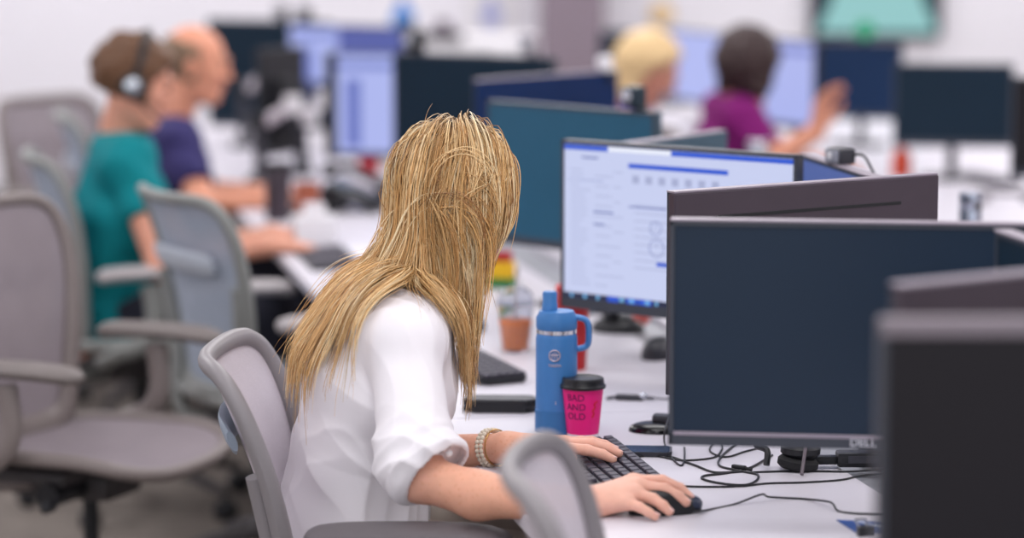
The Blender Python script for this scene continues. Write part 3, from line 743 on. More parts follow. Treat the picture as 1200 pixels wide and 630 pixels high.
def head_sdf(p, C, Rm, s=1.0, female=False, ears=True):
    q = ((p-A_(C)) @ Rm.T)/s
    d = ell(q, (-.012, 0, .030), (.098, .076, .090))
    d = smin(d, ell(q, (.030, 0, -.035), (.062, .056, .080)), .03)
    d = smin(d, ell(q, (.068, 0, -.092), (.022, .026, .020)), .03)
    d = smin(d, cap(q, (.0, .042, -.06), (.06, .026, -.092), .016, .014), .03)
    d = smin(d, cap(q, (.0, -.042, -.06), (.06, -.026, -.092), .016, .014), .03)
    d = smin(d, cap(q, (.086, .03, .032), (.092, 0, .030), .008, .008), .014)
    d = smin(d, cap(q, (.086, -.03, .032), (.092, 0, .030), .008, .008), .014)
    for y in (-.031, .031):
        d = smax(d, -ell(q, (.101, y, .010), (.018, .019, .012)), .012)
        d = smin(d, ell(q, (.079, y, .010), (.0125, .0135, .0105)), .004)
        d = smin(d, ell(q, (.060, y*1.35, -.02), (.022, .02, .02)), .02)
    d = smin(d, cap(q, (.090, 0, .018), (.112, 0, -.020), .007, .0095), .012)
    d = smin(d, cap(q, (.100, .011, -.024), (.100, -.011, -.024), .007, .007), .008)
    d = smin(d, ell(q, (.091, 0, -.050), (.011, .023, .0065)), .006)
    d = smin(d, ell(q, (.090, 0, -.062), (.010, .019, .0065)), .006)
    if ears:
        for y in (-1, 1):
            e = ell(q, (-.008, y*.080, -.004), (.019, .009, .031)); e = smax(e, -ell(q, (-.004, y*.088, .0), (.010, .008, .018)), .004)
            d = smin(d, e, .008)
    return d*s
def finger(p, d, pts, rs, k=.004):
    f = None
    for i in range(len(pts)-1):
        c = cap(p, pts[i], pts[i+1], rs[i], rs[i+1]); f = c if f is None else smin(f, c, .003)
    return f
def hand_sdf(p, wrist, mcps, fingers, thumb, rw=.021, sc=1.0):
    """fingers: list of joint lists starting at the knuckle; separate fingers, webbed only at the palm"""
    palm = None
    for m in mcps:
        c = cap(p, wrist, m, rw*.86, .0118*sc); palm = c if palm is None else smin(palm, c, .014)
    f = None
    for i, j in enumerate(fingers):
        r0 = (.0092, .0094, .0088, .0078)[i]*sc
        c = finger(p, None, j, [r0*1.08, r0, r0*.9, r0*.78]); f = c if f is None else np.minimum(f, c)
    d = smin(palm, f, .007)
    t = finger(p, None, thumb, [.0145*sc, .0112*sc, .0098*sc, .0082*sc]); return smin(d, t, .007)

def sdf_mesh(fn, lo, hi, res, B=8, slack=1.9):
    lo = np.array(lo, np.float32); n = np.ceil((np.array(hi)-lo)/res/B).astype(int)*B
    nb = n//B
    bi = np.stack(np.meshgrid(*[np.arange(k) for k in nb], indexing='ij'), -1).reshape(-1, 3)
    dc = fn(lo+(bi*B+(B-1)/2).astype(np.float32)*res)
    g = np.where(dc < 0, -1., 1.).astype(np.float32).reshape(nb).repeat(B, 0).repeat(B, 1).repeat(B, 2)
    act = bi[np.abs(dc) < B*res*.87*slack+.01]
    off = np.stack(np.meshgrid(*[np.arange(B)]*3, indexing='ij'), -1).reshape(-1, 3)
    for s in range(0, len(act), 400):
        idx = (act[s:s+400, None, :]*B+off[None]).reshape(-1, 3)
        g[idx[:, 0], idx[:, 1], idx[:, 2]] = fn(lo+idx.astype(np.float32)*res)
    sg = g < 0; m = np.array(g.shape)-1
    cnt = np.zeros(m, np.int8); corners = [(i, j, k) for i in (0, 1) for j in (0, 1) for k in (0, 1)]
    for (i, j, k) in corners: cnt += sg[i:i+m[0], j:j+m[1], k:k+m[2]]
    cells = np.argwhere((cnt > 0) & (cnt < 8)); ids = -np.ones(m, np.int32); ids[tuple(cells.T)] = np.arange(len(cells))
    acc = np.zeros((len(cells), 3), np.float32); w_ = np.zeros(len(cells), np.float32)
    for a in range(8):
        for b in range(a+1, 8):
            ca, cb = np.array(corners[a]), np.array(corners[b])
            if np.abs(ca-cb).sum() != 1: continue
            va = g[tuple((cells+ca).T)]; vb = g[tuple((cells+cb).T)]; x = (va < 0) != (vb < 0)
            t = np.where(x, va/np.where(x, va-vb, 1), 0)
            acc += np.where(x[:, None], ca+(cb-ca)*t[:, None], 0); w_ += x
    V = lo+(cells+acc/w_[:, None])*res
    Q = []
    for ax in range(3):
        e = [0, 0, 0]; e[ax] = 1; o1 = [0, 0, 0]; o1[(ax+1) % 3] = 1; o2 = [0, 0, 0]; o2[(ax+2) % 3] = 1
        e, o1, o2 = map(np.array, (e, o1, o2))
        S = np.argwhere(sg[:m[0], :m[1], :m[2]] != sg[e[0]:e[0]+m[0], e[1]:e[1]+m[1], e[2]:e[2]+m[2]])
        S = S[(S[:, (ax+1) % 3] > 0) & (S[:, (ax+2) % 3] > 0)]
        q = np.stack([ids[tuple((S-o1-o2).T)], ids[tuple((S-o2).T)], ids[tuple(S.T)], ids[tuple((S-o1).T)]], 1)
        fl = sg[tuple(S.T)]; q[~fl] = q[~fl][:, ::-1]; Q.append(q)
    Q = np.concatenate(Q); Q = Q[(Q >= 0).all(1)]
    for _ in range(2):
        d, gr = sdf_grad(fn, V); V = V-gr*np.clip(d, -res, res)[:, None]*.8
    return V, Q
def sdf_grad(fn, P, e=.0012):
    d = np.empty(len(P), np.float32); gr = np.empty((len(P), 3), np.float32)
    for s in range(0, len(P), 150000):
        q = P[s:s+150000].astype(np.float32); d0 = fn(q); d[s:s+150000] = d0
        for i in range(3):
            o = np.zeros(3, np.float32); o[i] = e; gr[s:s+150000, i] = (fn(q+o)-d0)/e
    gr /= np.maximum(np.linalg.norm(gr, axis=1, keepdims=True), 1e-6)
    return d, gr
def np_mesh(name, V, Q, m, parent=None, cols=None, smooth=True, origin=None):
    V = np.asarray(V, np.float32)
    if origin is not None: V = V-np.array(origin, np.float32)
    me = bpy.data.meshes.new(name); k = Q.shape[1]
    me.vertices.add(len(V)); me.vertices.foreach_set('co', V.ravel())
    me.loops.add(Q.size); me.loops.foreach_set('vertex_index', Q.astype(np.int32).ravel())
    me.polygons.add(len(Q)); me.polygons.foreach_set('loop_start', np.arange(0, Q.size, k, dtype=np.int32))
    try: me.polygons.foreach_set('loop_total', np.full(len(Q), k, np.int32))
    except Exception: pass
    me.polygons.foreach_set('use_smooth', np.full(len(Q), smooth))
    me.update(calc_edges=True); me.validate()
    if cols is not None:
        at_ = me.color_attributes.new('Col', 'FLOAT_COLOR', 'POINT')
        at_.data.foreach_set('color', np.concatenate([cols, np.ones((len(cols), 1))], 1).astype(np.float32).ravel())
    me.materials.append(m)
    o = bpy.data.objects.new(name, me); COL.objects.link(o)
    if parent is not None: o.parent = parent
    if origin is not None and parent is None: o.location = origin
    return o
def wob(p, f, s):   # cheap smooth noise in [-1,1]
    a = p*f
    return (np.sin(a[:, 0]+1.7*np.sin(a[:, 1]*.7+s)+s)+np.sin(a[:, 1]*1.1+1.5*np.sin(a[:, 2]*.8+2*s)+s*3)+np.sin(a[:, 2]*.9+1.6*np.sin(a[:, 0]*.9+s*5)))/3
L3 = lambda c: np.array(lin(c)[:3])
M_skin = mat('skin', (226, 172, 150), .5, var=.05, scale=70, attr='Col', sss=.12, spec=.35, bump=.12, bscale=600)
M_hairy = lambda nm, c: mat(nm, c, .5, var=.12, scale=60, spec=.4, bump=.6, bscale=350)

def gen_hand(wrist, d, nrm, side, sc=1.0, curl=.5, spread=1.0):
    """generic hand: d = pointing direction, nrm = back of the hand, side=+1 thumb towards d x nrm"""
    d = Vector(d).normalized(); nrm = Vector(nrm); nrm = (nrm-d*nrm.dot(d)).normalized(); lat = d.cross(nrm)*side
    w = Vector(wrist); mc = []; fs = []
    for i, (o, l, ln) in enumerate(((.030, .088, .072), (.010, .092, .080), (-.010, .088, .074), (-.029, .080, .058))):
        m = w+d*l*sc+lat*o*sc+nrm*.004*sc; mc.append(m); a = 0; q = m; j = [m]
        dd = d+lat*(o*2.2*spread)
        for k, fr in enumerate((.45, .31, .24)):
            a += curl*(.35, .6, .4)[k]; v = (dd*math.cos(a)-nrm*math.sin(a)).normalized(); q = q+v*ln*fr*sc; j.append(q)
        fs.append(j)
    t0 = w+d*.022*sc+lat*.018*sc-nrm*.004; t1 = t0+(d*.7+lat*.7)*.040*sc-nrm*.006; t2 = t1+(d*.9+lat*.35-nrm*.15)*.034*sc; t3 = t2+(d*.97+lat*.1-nrm*.2)*.026*sc
    return w, mc, fs, [t0, t1, t2, t3]
# ------------------------------------------------------------------ the blonde woman
def woman():
    LAT = np.array((-.20, .98, 0), np.float32); LAT /= np.linalg.norm(LAT)
    PV, WA, CH, UC = at(412, 612, 4.74), at(425, 515, 4.70), at(443, 440, 4.66), at(468, 385, 4.64)
    NB, HC = at(490, 345, 4.645), at(531, 234, 4.665)
    RS = at(474, 398, 4.475); LS = RS+Vector(LAT)*.335
    RE, RF, RW = at(490, 558, 4.385), at(560, 580, 4.345), at(684, 591, 4.285)
    LE, LW = at(468, 535, 4.80), at(594, 524, 4.635)
    hd = frame_from((.56, .80, -.24))
    q = at
    rm = [q(742, 563, 4.33), q(748, 569, 4.31), q(745, 578, 4.29), q(735, 589, 4.272)]
    rf = [[rm[0], q(776, 563, 4.325), q(797, 572, 4.318), q(808, 582, 4.312)],
          [rm[1], q(779, 573, 4.302), q(795, 581, 4.296), q(804, 588, 4.292)],
          [rm[2], q(765, 584, 4.278), q(777, 592, 4.270), q(784, 599, 4.266)],
          [rm[3], q(750, 594, 4.256), q(760, 600, 4.250), q(768, 605, 4.247)]]
    rt = [q(700, 586, 4.315), q(724, 580, 4.352), q(748, 584, 4.366), q(766, 591, 4.368)]
    lm = [q(655, 524, 4.60), q(660, 520, 4.625), q(660, 518, 4.648), q(655, 518, 4.67)]
    lf = [[lm[0], q(688, 527, 4.59), q(706, 532, 4.586), q(718, 538, 4.584)],
          [lm[1], q(694, 520, 4.615), q(712, 525, 4.612), q(725, 531, 4.61)],
          [lm[2], q(693, 517, 4.648), q(709, 521, 4.644), q(720, 526, 4.64)],
          [lm[3], q(681, 516, 4.676), q(694, 518, 4.674), q(704, 522, 4.67)]]
    lt = [q(612, 529, 4.612), q(638, 532, 4.578), q(657, 534, 4.572), q(671, 537, 4.57)]
    def skull(p): return head_sdf(p, HC, hd, 1.0, True, ears=True)
    def torso(p, g=0.0):
        d = cap(p, PV, WA, .105+g, .090+g, LAT, 1.62); d = smin(d, cap(p, WA, CH, .090+g, .098+g, LAT, 1.50), .04)
        d = smin(d, cap(p, CH, UC, .098+g, .070+g, LAT, 1.75), .05)
        d = smin(d, cap(p, RS, LS, .048+g, .048+g), .05)
        fr = Vector((.98, .2, 0))
        for s in (-1, 1): d = smin(d, cap(p, CH+fr*.045+Vector(LAT)*s*.07, CH+fr*.05+Vector(LAT)*s*.075-Vector((0, 0, .02)), .052+g, .05+g), .04)
        return d
    def body(p):
        d = skull(p)
        nk = cap(p, NB, HC+Vector((-.03, -.03, -.05)), .050, .046); d = smin(d, nk, .02)
        d = smin(d, torso(p, -.006), .03)
        d = smin(d, cap(p, RS, RE, .044, .038), .03)
        fo = smin(cap(p, RE, RF, .036, .0355), cap(p, RF, RW, .0355, .0245), .02)
        d = smin(d, fo, .02)
        d = smin(d, hand_sdf(p, RW, rm, rf, rt, .024), .014)
        d = smin(d, cap(p, LS, LE, .044, .036), .03)
        fl = cap(p, LE, LW, .037, .0235); d = smin(d, fl, .02)
        d = smin(d, hand_sdf(p, LW, lm, lf, lt, .022), .012)
        return d
    org = at(412, 612, 4.74)
    V, Q = sdf_mesh(body, (-.42, 4.08, .50), (.36, 5.12, 1.31), .0032)
    # skin colouring: redder lips and knuckles, freckles on the forearms
    cols = np.tile(L3((232, 178, 158)), (len(V), 1))
    arm = np.clip((V[:, 0]+.20)/.1, 0, 1)*np.clip((.095-V[:, 0])/.03, 0, 1)*(V[:, 2] < .86)
    cols = cols*(1-arm[:, None]*.8)+L3((228, 168, 140))*arm[:, None]*.8
    fre = (wob(V, 640, 2.0) > .66) & (arm > .4); cols[fre] *= (.93, .86, .80)
    ql = (V-A_(HC)) @ hd.T
    lips = np.exp(-((ql[:, 2]+.056)/.010)**2)*np.exp(-(ql[:, 1]/.022)**2)*(ql[:, 0] > .07); cols = cols*(1-lips[:, None]*.6)+L3((190, 96, 96))*lips[:, None]*.6
    o = np_mesh('person', V, Q, M_skin, None, cols, origin=org)
    tag(o, "blonde woman in a white blouse typing, seated with her back to us", 'person')
    # nails
    m_nail = mat('nail', (236, 190, 182), .25, var=.02); nb = MB()
    for f in rf+lf:
        a, b = Vector(f[-2]), Vector(f[-1]); dr = (b-a).normalized(); up = Vector((0, 0, 1)); up = (up-dr*up.dot(dr)).normalized()
        M_ = Matrix((dr, up.cross(dr), up)).transposed().to_4x4(); M_.translation = b+up*.0058-org+dr*.0005
        nb.sphere((0, 0, 0), (.0058, .0046, .0012), M_, 10, 6)
    nb.build('nails', m_nail, o)
    # --- blouse
    fdir = (RF-RE).normalized(); udir = (RE-RS).normalized(); cut_n = A_((fdir*1.0+udir*.75).normalized())
    CUT = RE+(fdir*.014+udir*.010); CUTl = LE+(LW-LE).normalized()*.04; cutl = A_((LW-LE).normalized())
    SE = RE+fdir*.07
    ax = A_(udir)
    def sleeve(p, g=0):
        s1 = cap(p, RS+Vector((0, 0, -.01)), RE-udir*.03+Vector((0, -.004, 0)), .054+g, .061+g); s2 = cap(p, RE-udir*.03, SE, .060+g, .058+g)
        d = smin(s1, s2, .035)
        t = (p-A_(RS)) @ ax
        sidev = (p-A_(RS)) @ A_(Vector(udir).cross(Vector((0, -1, 0))).normalized())
        wr = np.clip((t-.11)/.09, 0, 1)*np.clip((.262-t)/.03, .15, 1)
        ph = t+sidev*.62+.010*np.sin(sidev*48+1)+.006*np.sin(p[:, 1]*70)
        rid = lambda x: 1-np.abs(np.sin(x))*1.6
        d = d-wr*(.0036*rid(ph*62)+.0022*rid((t-sidev*.4)*80+1.3))
        d = d-.0020*(1-wr*.6)*rid(sidev*52+t*9+1.2*np.sin(t*18))
        return d
    sidex = A_(Vector((.98, .2, 0)))
    def blouse(p):
        d = torso(p, .013)
        zz = p[:, 2]; fx = (p-A_(WA)) @ sidex; fy = (p-A_(WA)) @ LAT
        low = np.clip((.80-zz)/.16, 0, 1)
        d = d-low*.010
        hemd = np.exp(-((zz-.625)/.03)**2)
        ph = fx*62+fy*45+2.0*np.sin(zz*17+fy*5)
        rid = lambda x: 1-np.abs(np.sin(x))*1.6
        d = d-(.0018+.0034*low)*rid(ph*.55)-.0019*rid(fx*66+fy*44+zz*14+1.5*np.sin(zz*23))
        d = d-.0030*rid((zz*.8+fx*.7)*36+1.2*np.sin(fy*20+fx*12))*np.exp(-((zz-.74)/.08)**2)
        d = d-.0018*wob(p, 38, 1.3)
        sl = sleeve(p, 0)
        c = (p-A_(CUT)) @ cut_n
        cuff = np.exp(-((c+.018)/.014)**6); sl = sl-.0040*cuff
        sl = np.maximum(np.maximum(sl, c), -np.maximum(sl+.008, -(c+.016)))
        d = smin(d, sl, .022)
        l2 = smin(cap(p, LS, LE, .058, .060), cap(p, LE, LE+(LW-LE)*.5, .060, .058), .03); l2 = smax(l2, (p-A_(CUTl)) @ cutl, .004)
        d = smin(d, l2, .03)
        # collar opening and hem
        d = smax(d, -cap(p, NB+Vector((0, 0, .0)), NB+Vector((.05, .02, .16)), .052, .075), .006)
        hz = .598+.012*np.sin(fx*20+fy*9)
        d = smax(d, hz-zz, .006)
        return d
    Vb, Qb = sdf_mesh(blouse, (-.46, 4.24, .56), (.10, 5.12, 1.12), .0034)
    m_bl = mat('white satin blouse', (240, 236, 241), .55, var=.012, scale=8, sheen=.25, spec=.3, bump=.12, bscale=500)
    b = np_mesh('blouse', Vb, Qb, m_bl, o, origin=org)
    MBc = MB(); bp = CUT-fdir*.02-Vector(cut_n)*.0
    # cuff button on the roll
    P = at(526, 531, 4.36); 
    MB().sphere(P-org, (.006, .004, .006), None, 12, 8).build('cuff_button', M_white, b)
    # --- trousers and shoes (under the desk)
    fr = Vector((.98, .2, 0)); m_tr = mat('taupe trousers', (176, 164, 154), .8, var=.05)
    HP = Vector((PV.x, PV.y, .575)); kn = []
    for s in (-1, 1):
        h = HP+Vector(LAT)*s*.09; k_ = h+fr*.42+Vector((0, 0, -.05)); a_ = k_+fr*.02+Vector((0, 0, -.40)); kn.append((h, k_, a_))
    def tr(p):
        d = cap(p, HP+Vector((0, 0, .03)), HP, .10, .10, LAT, 1.6)
        for h, k_, a_ in kn:
            d = smin(d, cap(p, h, k_, .082, .062), .03); d = smin(d, cap(p, k_, a_, .062, .05), .02)
        return d
    Vt, Qt = sdf_mesh(tr, (-.45, 4.2, .05), (.55, 5.15, .76), .012)
    np_mesh('trousers', Vt, Qt, m_tr, o, origin=org)
    for h, k_, a_ in kn:
        sb = MB(); T = Matrix.Translation(a_-org) @ Matrix.Rotation(R(11), 4, 'Z')
        sb.sphere((.06, 0, -.075), (.125, .045, .045), T).build('shoe', M_black, o)
    # --- bracelet on her left wrist
    dw = (Vector(LW)-Vector(LE)).normalized(); bc = at(576, 525, 4.665); br = MB()
    x1 = dw.cross(Vector((0, 0, 1))).normalized(); x2 = x1.cross(dw)
    m_be = mat('ivory bead', (226, 214, 196), .35, var=.08)
    for i in range(26):
        a = 2*math.pi*i/26
        for w_ in (-.0045, .0045): br.sphere(bc+x1*(.0305*math.cos(a))+x2*(.0305*math.sin(a))+dw*w_-org, .0042, None, 8, 6)
    br.build('bracelet', m_be, o)
    gb = MB(); gb.tube([bc+x1*(.0305*math.cos(a))+x2*(.0305*math.sin(a))+dw*.013-org for a in [2*math.pi*k/30 for k in range(30)]], .0012, 6, closed=True); gb.build('bangle', mat('gold', (190, 150, 90), .3, metal=1), o)
    # --- hair: guide strands combed from the parting, falling under gravity, resting on head and blouse
    def capd(p): return head_sdf(p, HC, hd, 1.0, True, ears=False)
    def nape(p): return cap(p, NB, HC+Vector((-.03, -.03, -.05)), .050, .046)
    def coll(p):
        d = np.minimum(capd(p), nape(p)); d = np.minimum(d, torso(p, .018)); return np.minimum(d, cap(p, RS, RE, .060, .066))
    rg = np.random.default_rng(5)
    N = 1500
    pts = []
    while len(pts) < N:
        v = rg.normal(size=3); v /= np.linalg.norm(v); l = np.array((-.012, 0, .030))+v*np.array((.098, .076, .090))
        x, y, z = l
        if x < .0: ok = z > -.045+.2*max(0, abs(y)-.06)
        else: ok = z > .035+.62*x
        if ok: pts.append(l)
    ql = np.array(pts, np.float32)
    P0 = ql @ hd+A_(HC)
    part_y = .018+.12*np.maximum(0, ql[:, 0])
    sgn = np.tanh((ql[:, 1]-part_y)/.02)
    back = np.clip(-ql[:, 0]/.06, 0, 1)
    dl = np.stack([-.55-.35*back+.55*np.clip(ql[:, 0]/.07, 0, 1), sgn*(1.0-.85*back), (.25-.95*back)*np.ones(N)], 1)
    dirn = dl @ hd; dirn /= np.linalg.norm(dirn, axis=1, keepdims=True)
    off = .004+.016*rg.random(N)**1.2
    d0, g0 = sdf_grad(capd, P0); dirn = dirn-g0*(dirn*g0).sum(1, keepdims=True); dirn /= np.linalg.norm(dirn, axis=1, keepdims=True); P = P0+g0*(.002-d0)[:, None]
    step = .0125; NS = 46; path = [P.copy()]; prev = dirn
    frontness = np.clip(ql[:, 0]/.05, 0, 1)*(ql[:, 1] < .03)
    ln = rg.uniform(.36, .53, N)-.10*rg.random(N)*(ql[:, 1] < 0)-.13*frontness-.045*(ql[:, 1] < 0)-.05*(rg.random(N) < .35)
    TG = A_(at(541, 420, 4.60))[None, :]+np.stack([rg.uniform(-.045, .018, N), rg.uniform(-.03, .03, N), np.zeros(N)], 1)
    lay = off
    for s in range(NS-1):
        t = s/NS
        gv = np.array((0, 0, -1.0)); w_ = .22+.5*t
        d = prev*(1-w_*.6)+gv*w_*.62
        nz = np.stack([wob(P.astype(np.float32), 24, 1+i) for i in range(3)], 1)*(.008 if s < 10 else .05)
        below = np.clip((HC.z+.03-P[:, 2])/.09, 0, 1)
        pull = TG-P; pull[:, 2] = 0
        rightside = np.clip((P[:, 0]-(HC.x-.02))/.05, 0, 1)
        leftside = np.clip((HC.x-.035-P[:, 0])/.04, 0, 1)*np.clip((HC.z-.0-P[:, 2])/.05, 0, 1)*np.clip((P[:, 2]-1.04)/.05, 0, 1)
        d[:, 0] -= .17*leftside; d[:, 1] -= .03*leftside
        d = d+pull*(2.4*below*rightside)[:, None]
        if s < 8:
            dn, gn = sdf_grad(capd, P.astype(np.float32)); dot = np.maximum((d*gn).sum(1, keepdims=True), 0)
            d = d-gn*dot*np.clip(1.6-(dn-lay)/.012, 0, 1)[:, None]
        d = d+nz; d /= np.linalg.norm(d, axis=1, keepdims=True)
        Pn = P+d*step
        dist, gr = sdf_grad(coll, Pn.astype(np.float32))
        grow = np.minimum(1, (s+2)/5)
        want = lay*grow
        near = np.clip((dist-want)/.02, 0, 1)
        pen = dist < want
        Pn = Pn+np.where(pen, np.minimum(want-dist, .011), 0)[:, None]*gr
        # cling to the head near the roots
        hug = (~pen) & (s < 9)
        Pn = Pn-np.where(hug, np.minimum(dist-want, .006)*.8, 0)[:, None]*gr
        prev = Pn-P; prev /= np.maximum(np.linalg.norm(prev, axis=1, keepdims=True), 1e-6)
        P = Pn; path.append(P.copy())
    G = np.stack(path, 1)                                     # N x NS x 3
    front = G[:, 26, 0] > HC.x-.055; ln = np.where(front, np.minimum(ln, rg.uniform(.24, .43, N)), ln)
    # resample each strand to its own length
    C = 6; K = 30
    tt = np.linspace(0, 1, K)
    arc = np.arange(NS)*step
    strands = []; cols = []
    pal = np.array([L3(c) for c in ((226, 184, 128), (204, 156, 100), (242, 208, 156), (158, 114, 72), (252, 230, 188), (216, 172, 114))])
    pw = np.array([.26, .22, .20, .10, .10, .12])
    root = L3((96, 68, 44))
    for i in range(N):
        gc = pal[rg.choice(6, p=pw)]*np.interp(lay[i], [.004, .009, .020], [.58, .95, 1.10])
        sp = rg.uniform(.006, .013)
        for c in range(C):
            l_ = ln[i]*rg.uniform(.86, 1.0) if c < C-1 else ln[i]*rg.uniform(.93, 1.06)
            a = np.clip(tt*l_/step, 0, NS-1.001); i0 = a.astype(int); f = (a-i0)[:, None]
            s_ = G[i, i0]*(1-f)+G[i, i0+1]*f
            o3 = rg.normal(size=3)*sp*.62
            fz = rg.normal(size=3)*.5
            k = (np.minimum(1, tt*6)*(1-.55*tt))[:, None]
            s_ = s_+o3*k+np.stack([np.sin(tt*rg.uniform(5, 14)+rg.uniform(0, 6)) for _ in range(3)], 1)*(.0022*tt[:, None])
            if rg.random() < .05: s_ = s_+rg.normal(size=3)*.016*(tt[:, None]**1.3)       # flyaways
            strands.append(s_)
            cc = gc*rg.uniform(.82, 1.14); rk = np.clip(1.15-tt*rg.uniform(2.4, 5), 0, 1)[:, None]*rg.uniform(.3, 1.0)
            cols.append(cc*(1-rk)+root*rk)
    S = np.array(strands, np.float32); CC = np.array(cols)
    n, K, _ = S.shape
    T = np.gradient(S, axis=1); T /= np.maximum(np.linalg.norm(T, axis=2, keepdims=True), 1e-6)
    ref = np.array((.3, -.9, .25), np.float32); n1 = np.cross(T, ref); n1 /= np.maximum(np.linalg.norm(n1, axis=2, keepdims=True), 1e-6); n2 = np.cross(T, n1)
    rad = (rg.uniform(.00055, .00105, n)[:, None]*np.interp(tt, [0, .1, .7, 1], [.8, 1, .85, .25])[None, :])[..., None]
    ring = [S+rad*(math.cos(a)*n1+math.sin(a)*n2) for a in (0, 2.094, 4.189)]
    VV = np.stack(ring, 2).reshape(-1, 3)                     # strand, k, 3
    base = (np.arange(n)[:, None]*K+np.arange(K-1)[None, :]).ravel()*3
    QQ = np.concatenate([np.stack([base+j, base+(j+1) % 3, base+3+(j+1) % 3, base+3+j], 1) for j in range(3)])
    vc = np.repeat(CC.reshape(-1, 3), 3, 0)
    # scalp cap under the strands
    def scalp(p):
        q = (p-A_(HC)) @ hd.T
        d = capd(p)-.004
        m = np.maximum(q[:, 0]-.02-.9*np.maximum(q[:, 2]-.02, -.03), -.055-q[:, 2])
        return smax(d, m, .01)
    Vs, Qs = sdf_mesh(scalp, np.array(HC)-.16, np.array(HC)+.16, .006)
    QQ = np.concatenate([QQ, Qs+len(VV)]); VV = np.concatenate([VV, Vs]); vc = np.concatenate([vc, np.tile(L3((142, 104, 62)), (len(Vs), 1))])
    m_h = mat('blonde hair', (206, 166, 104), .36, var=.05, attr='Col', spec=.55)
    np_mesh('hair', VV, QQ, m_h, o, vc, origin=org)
    # eyes
    eb = MB()
    for s in (-1, 1):
        e = np.array((.0805, s*.031, .010)) @ hd+A_(HC); eb.sphere(Vector(e.tolist())-org, .0112, None, 12, 8)
    eb.build('eyes', mat('eye', (70, 62, 60), .2), o)
    return o
woman()
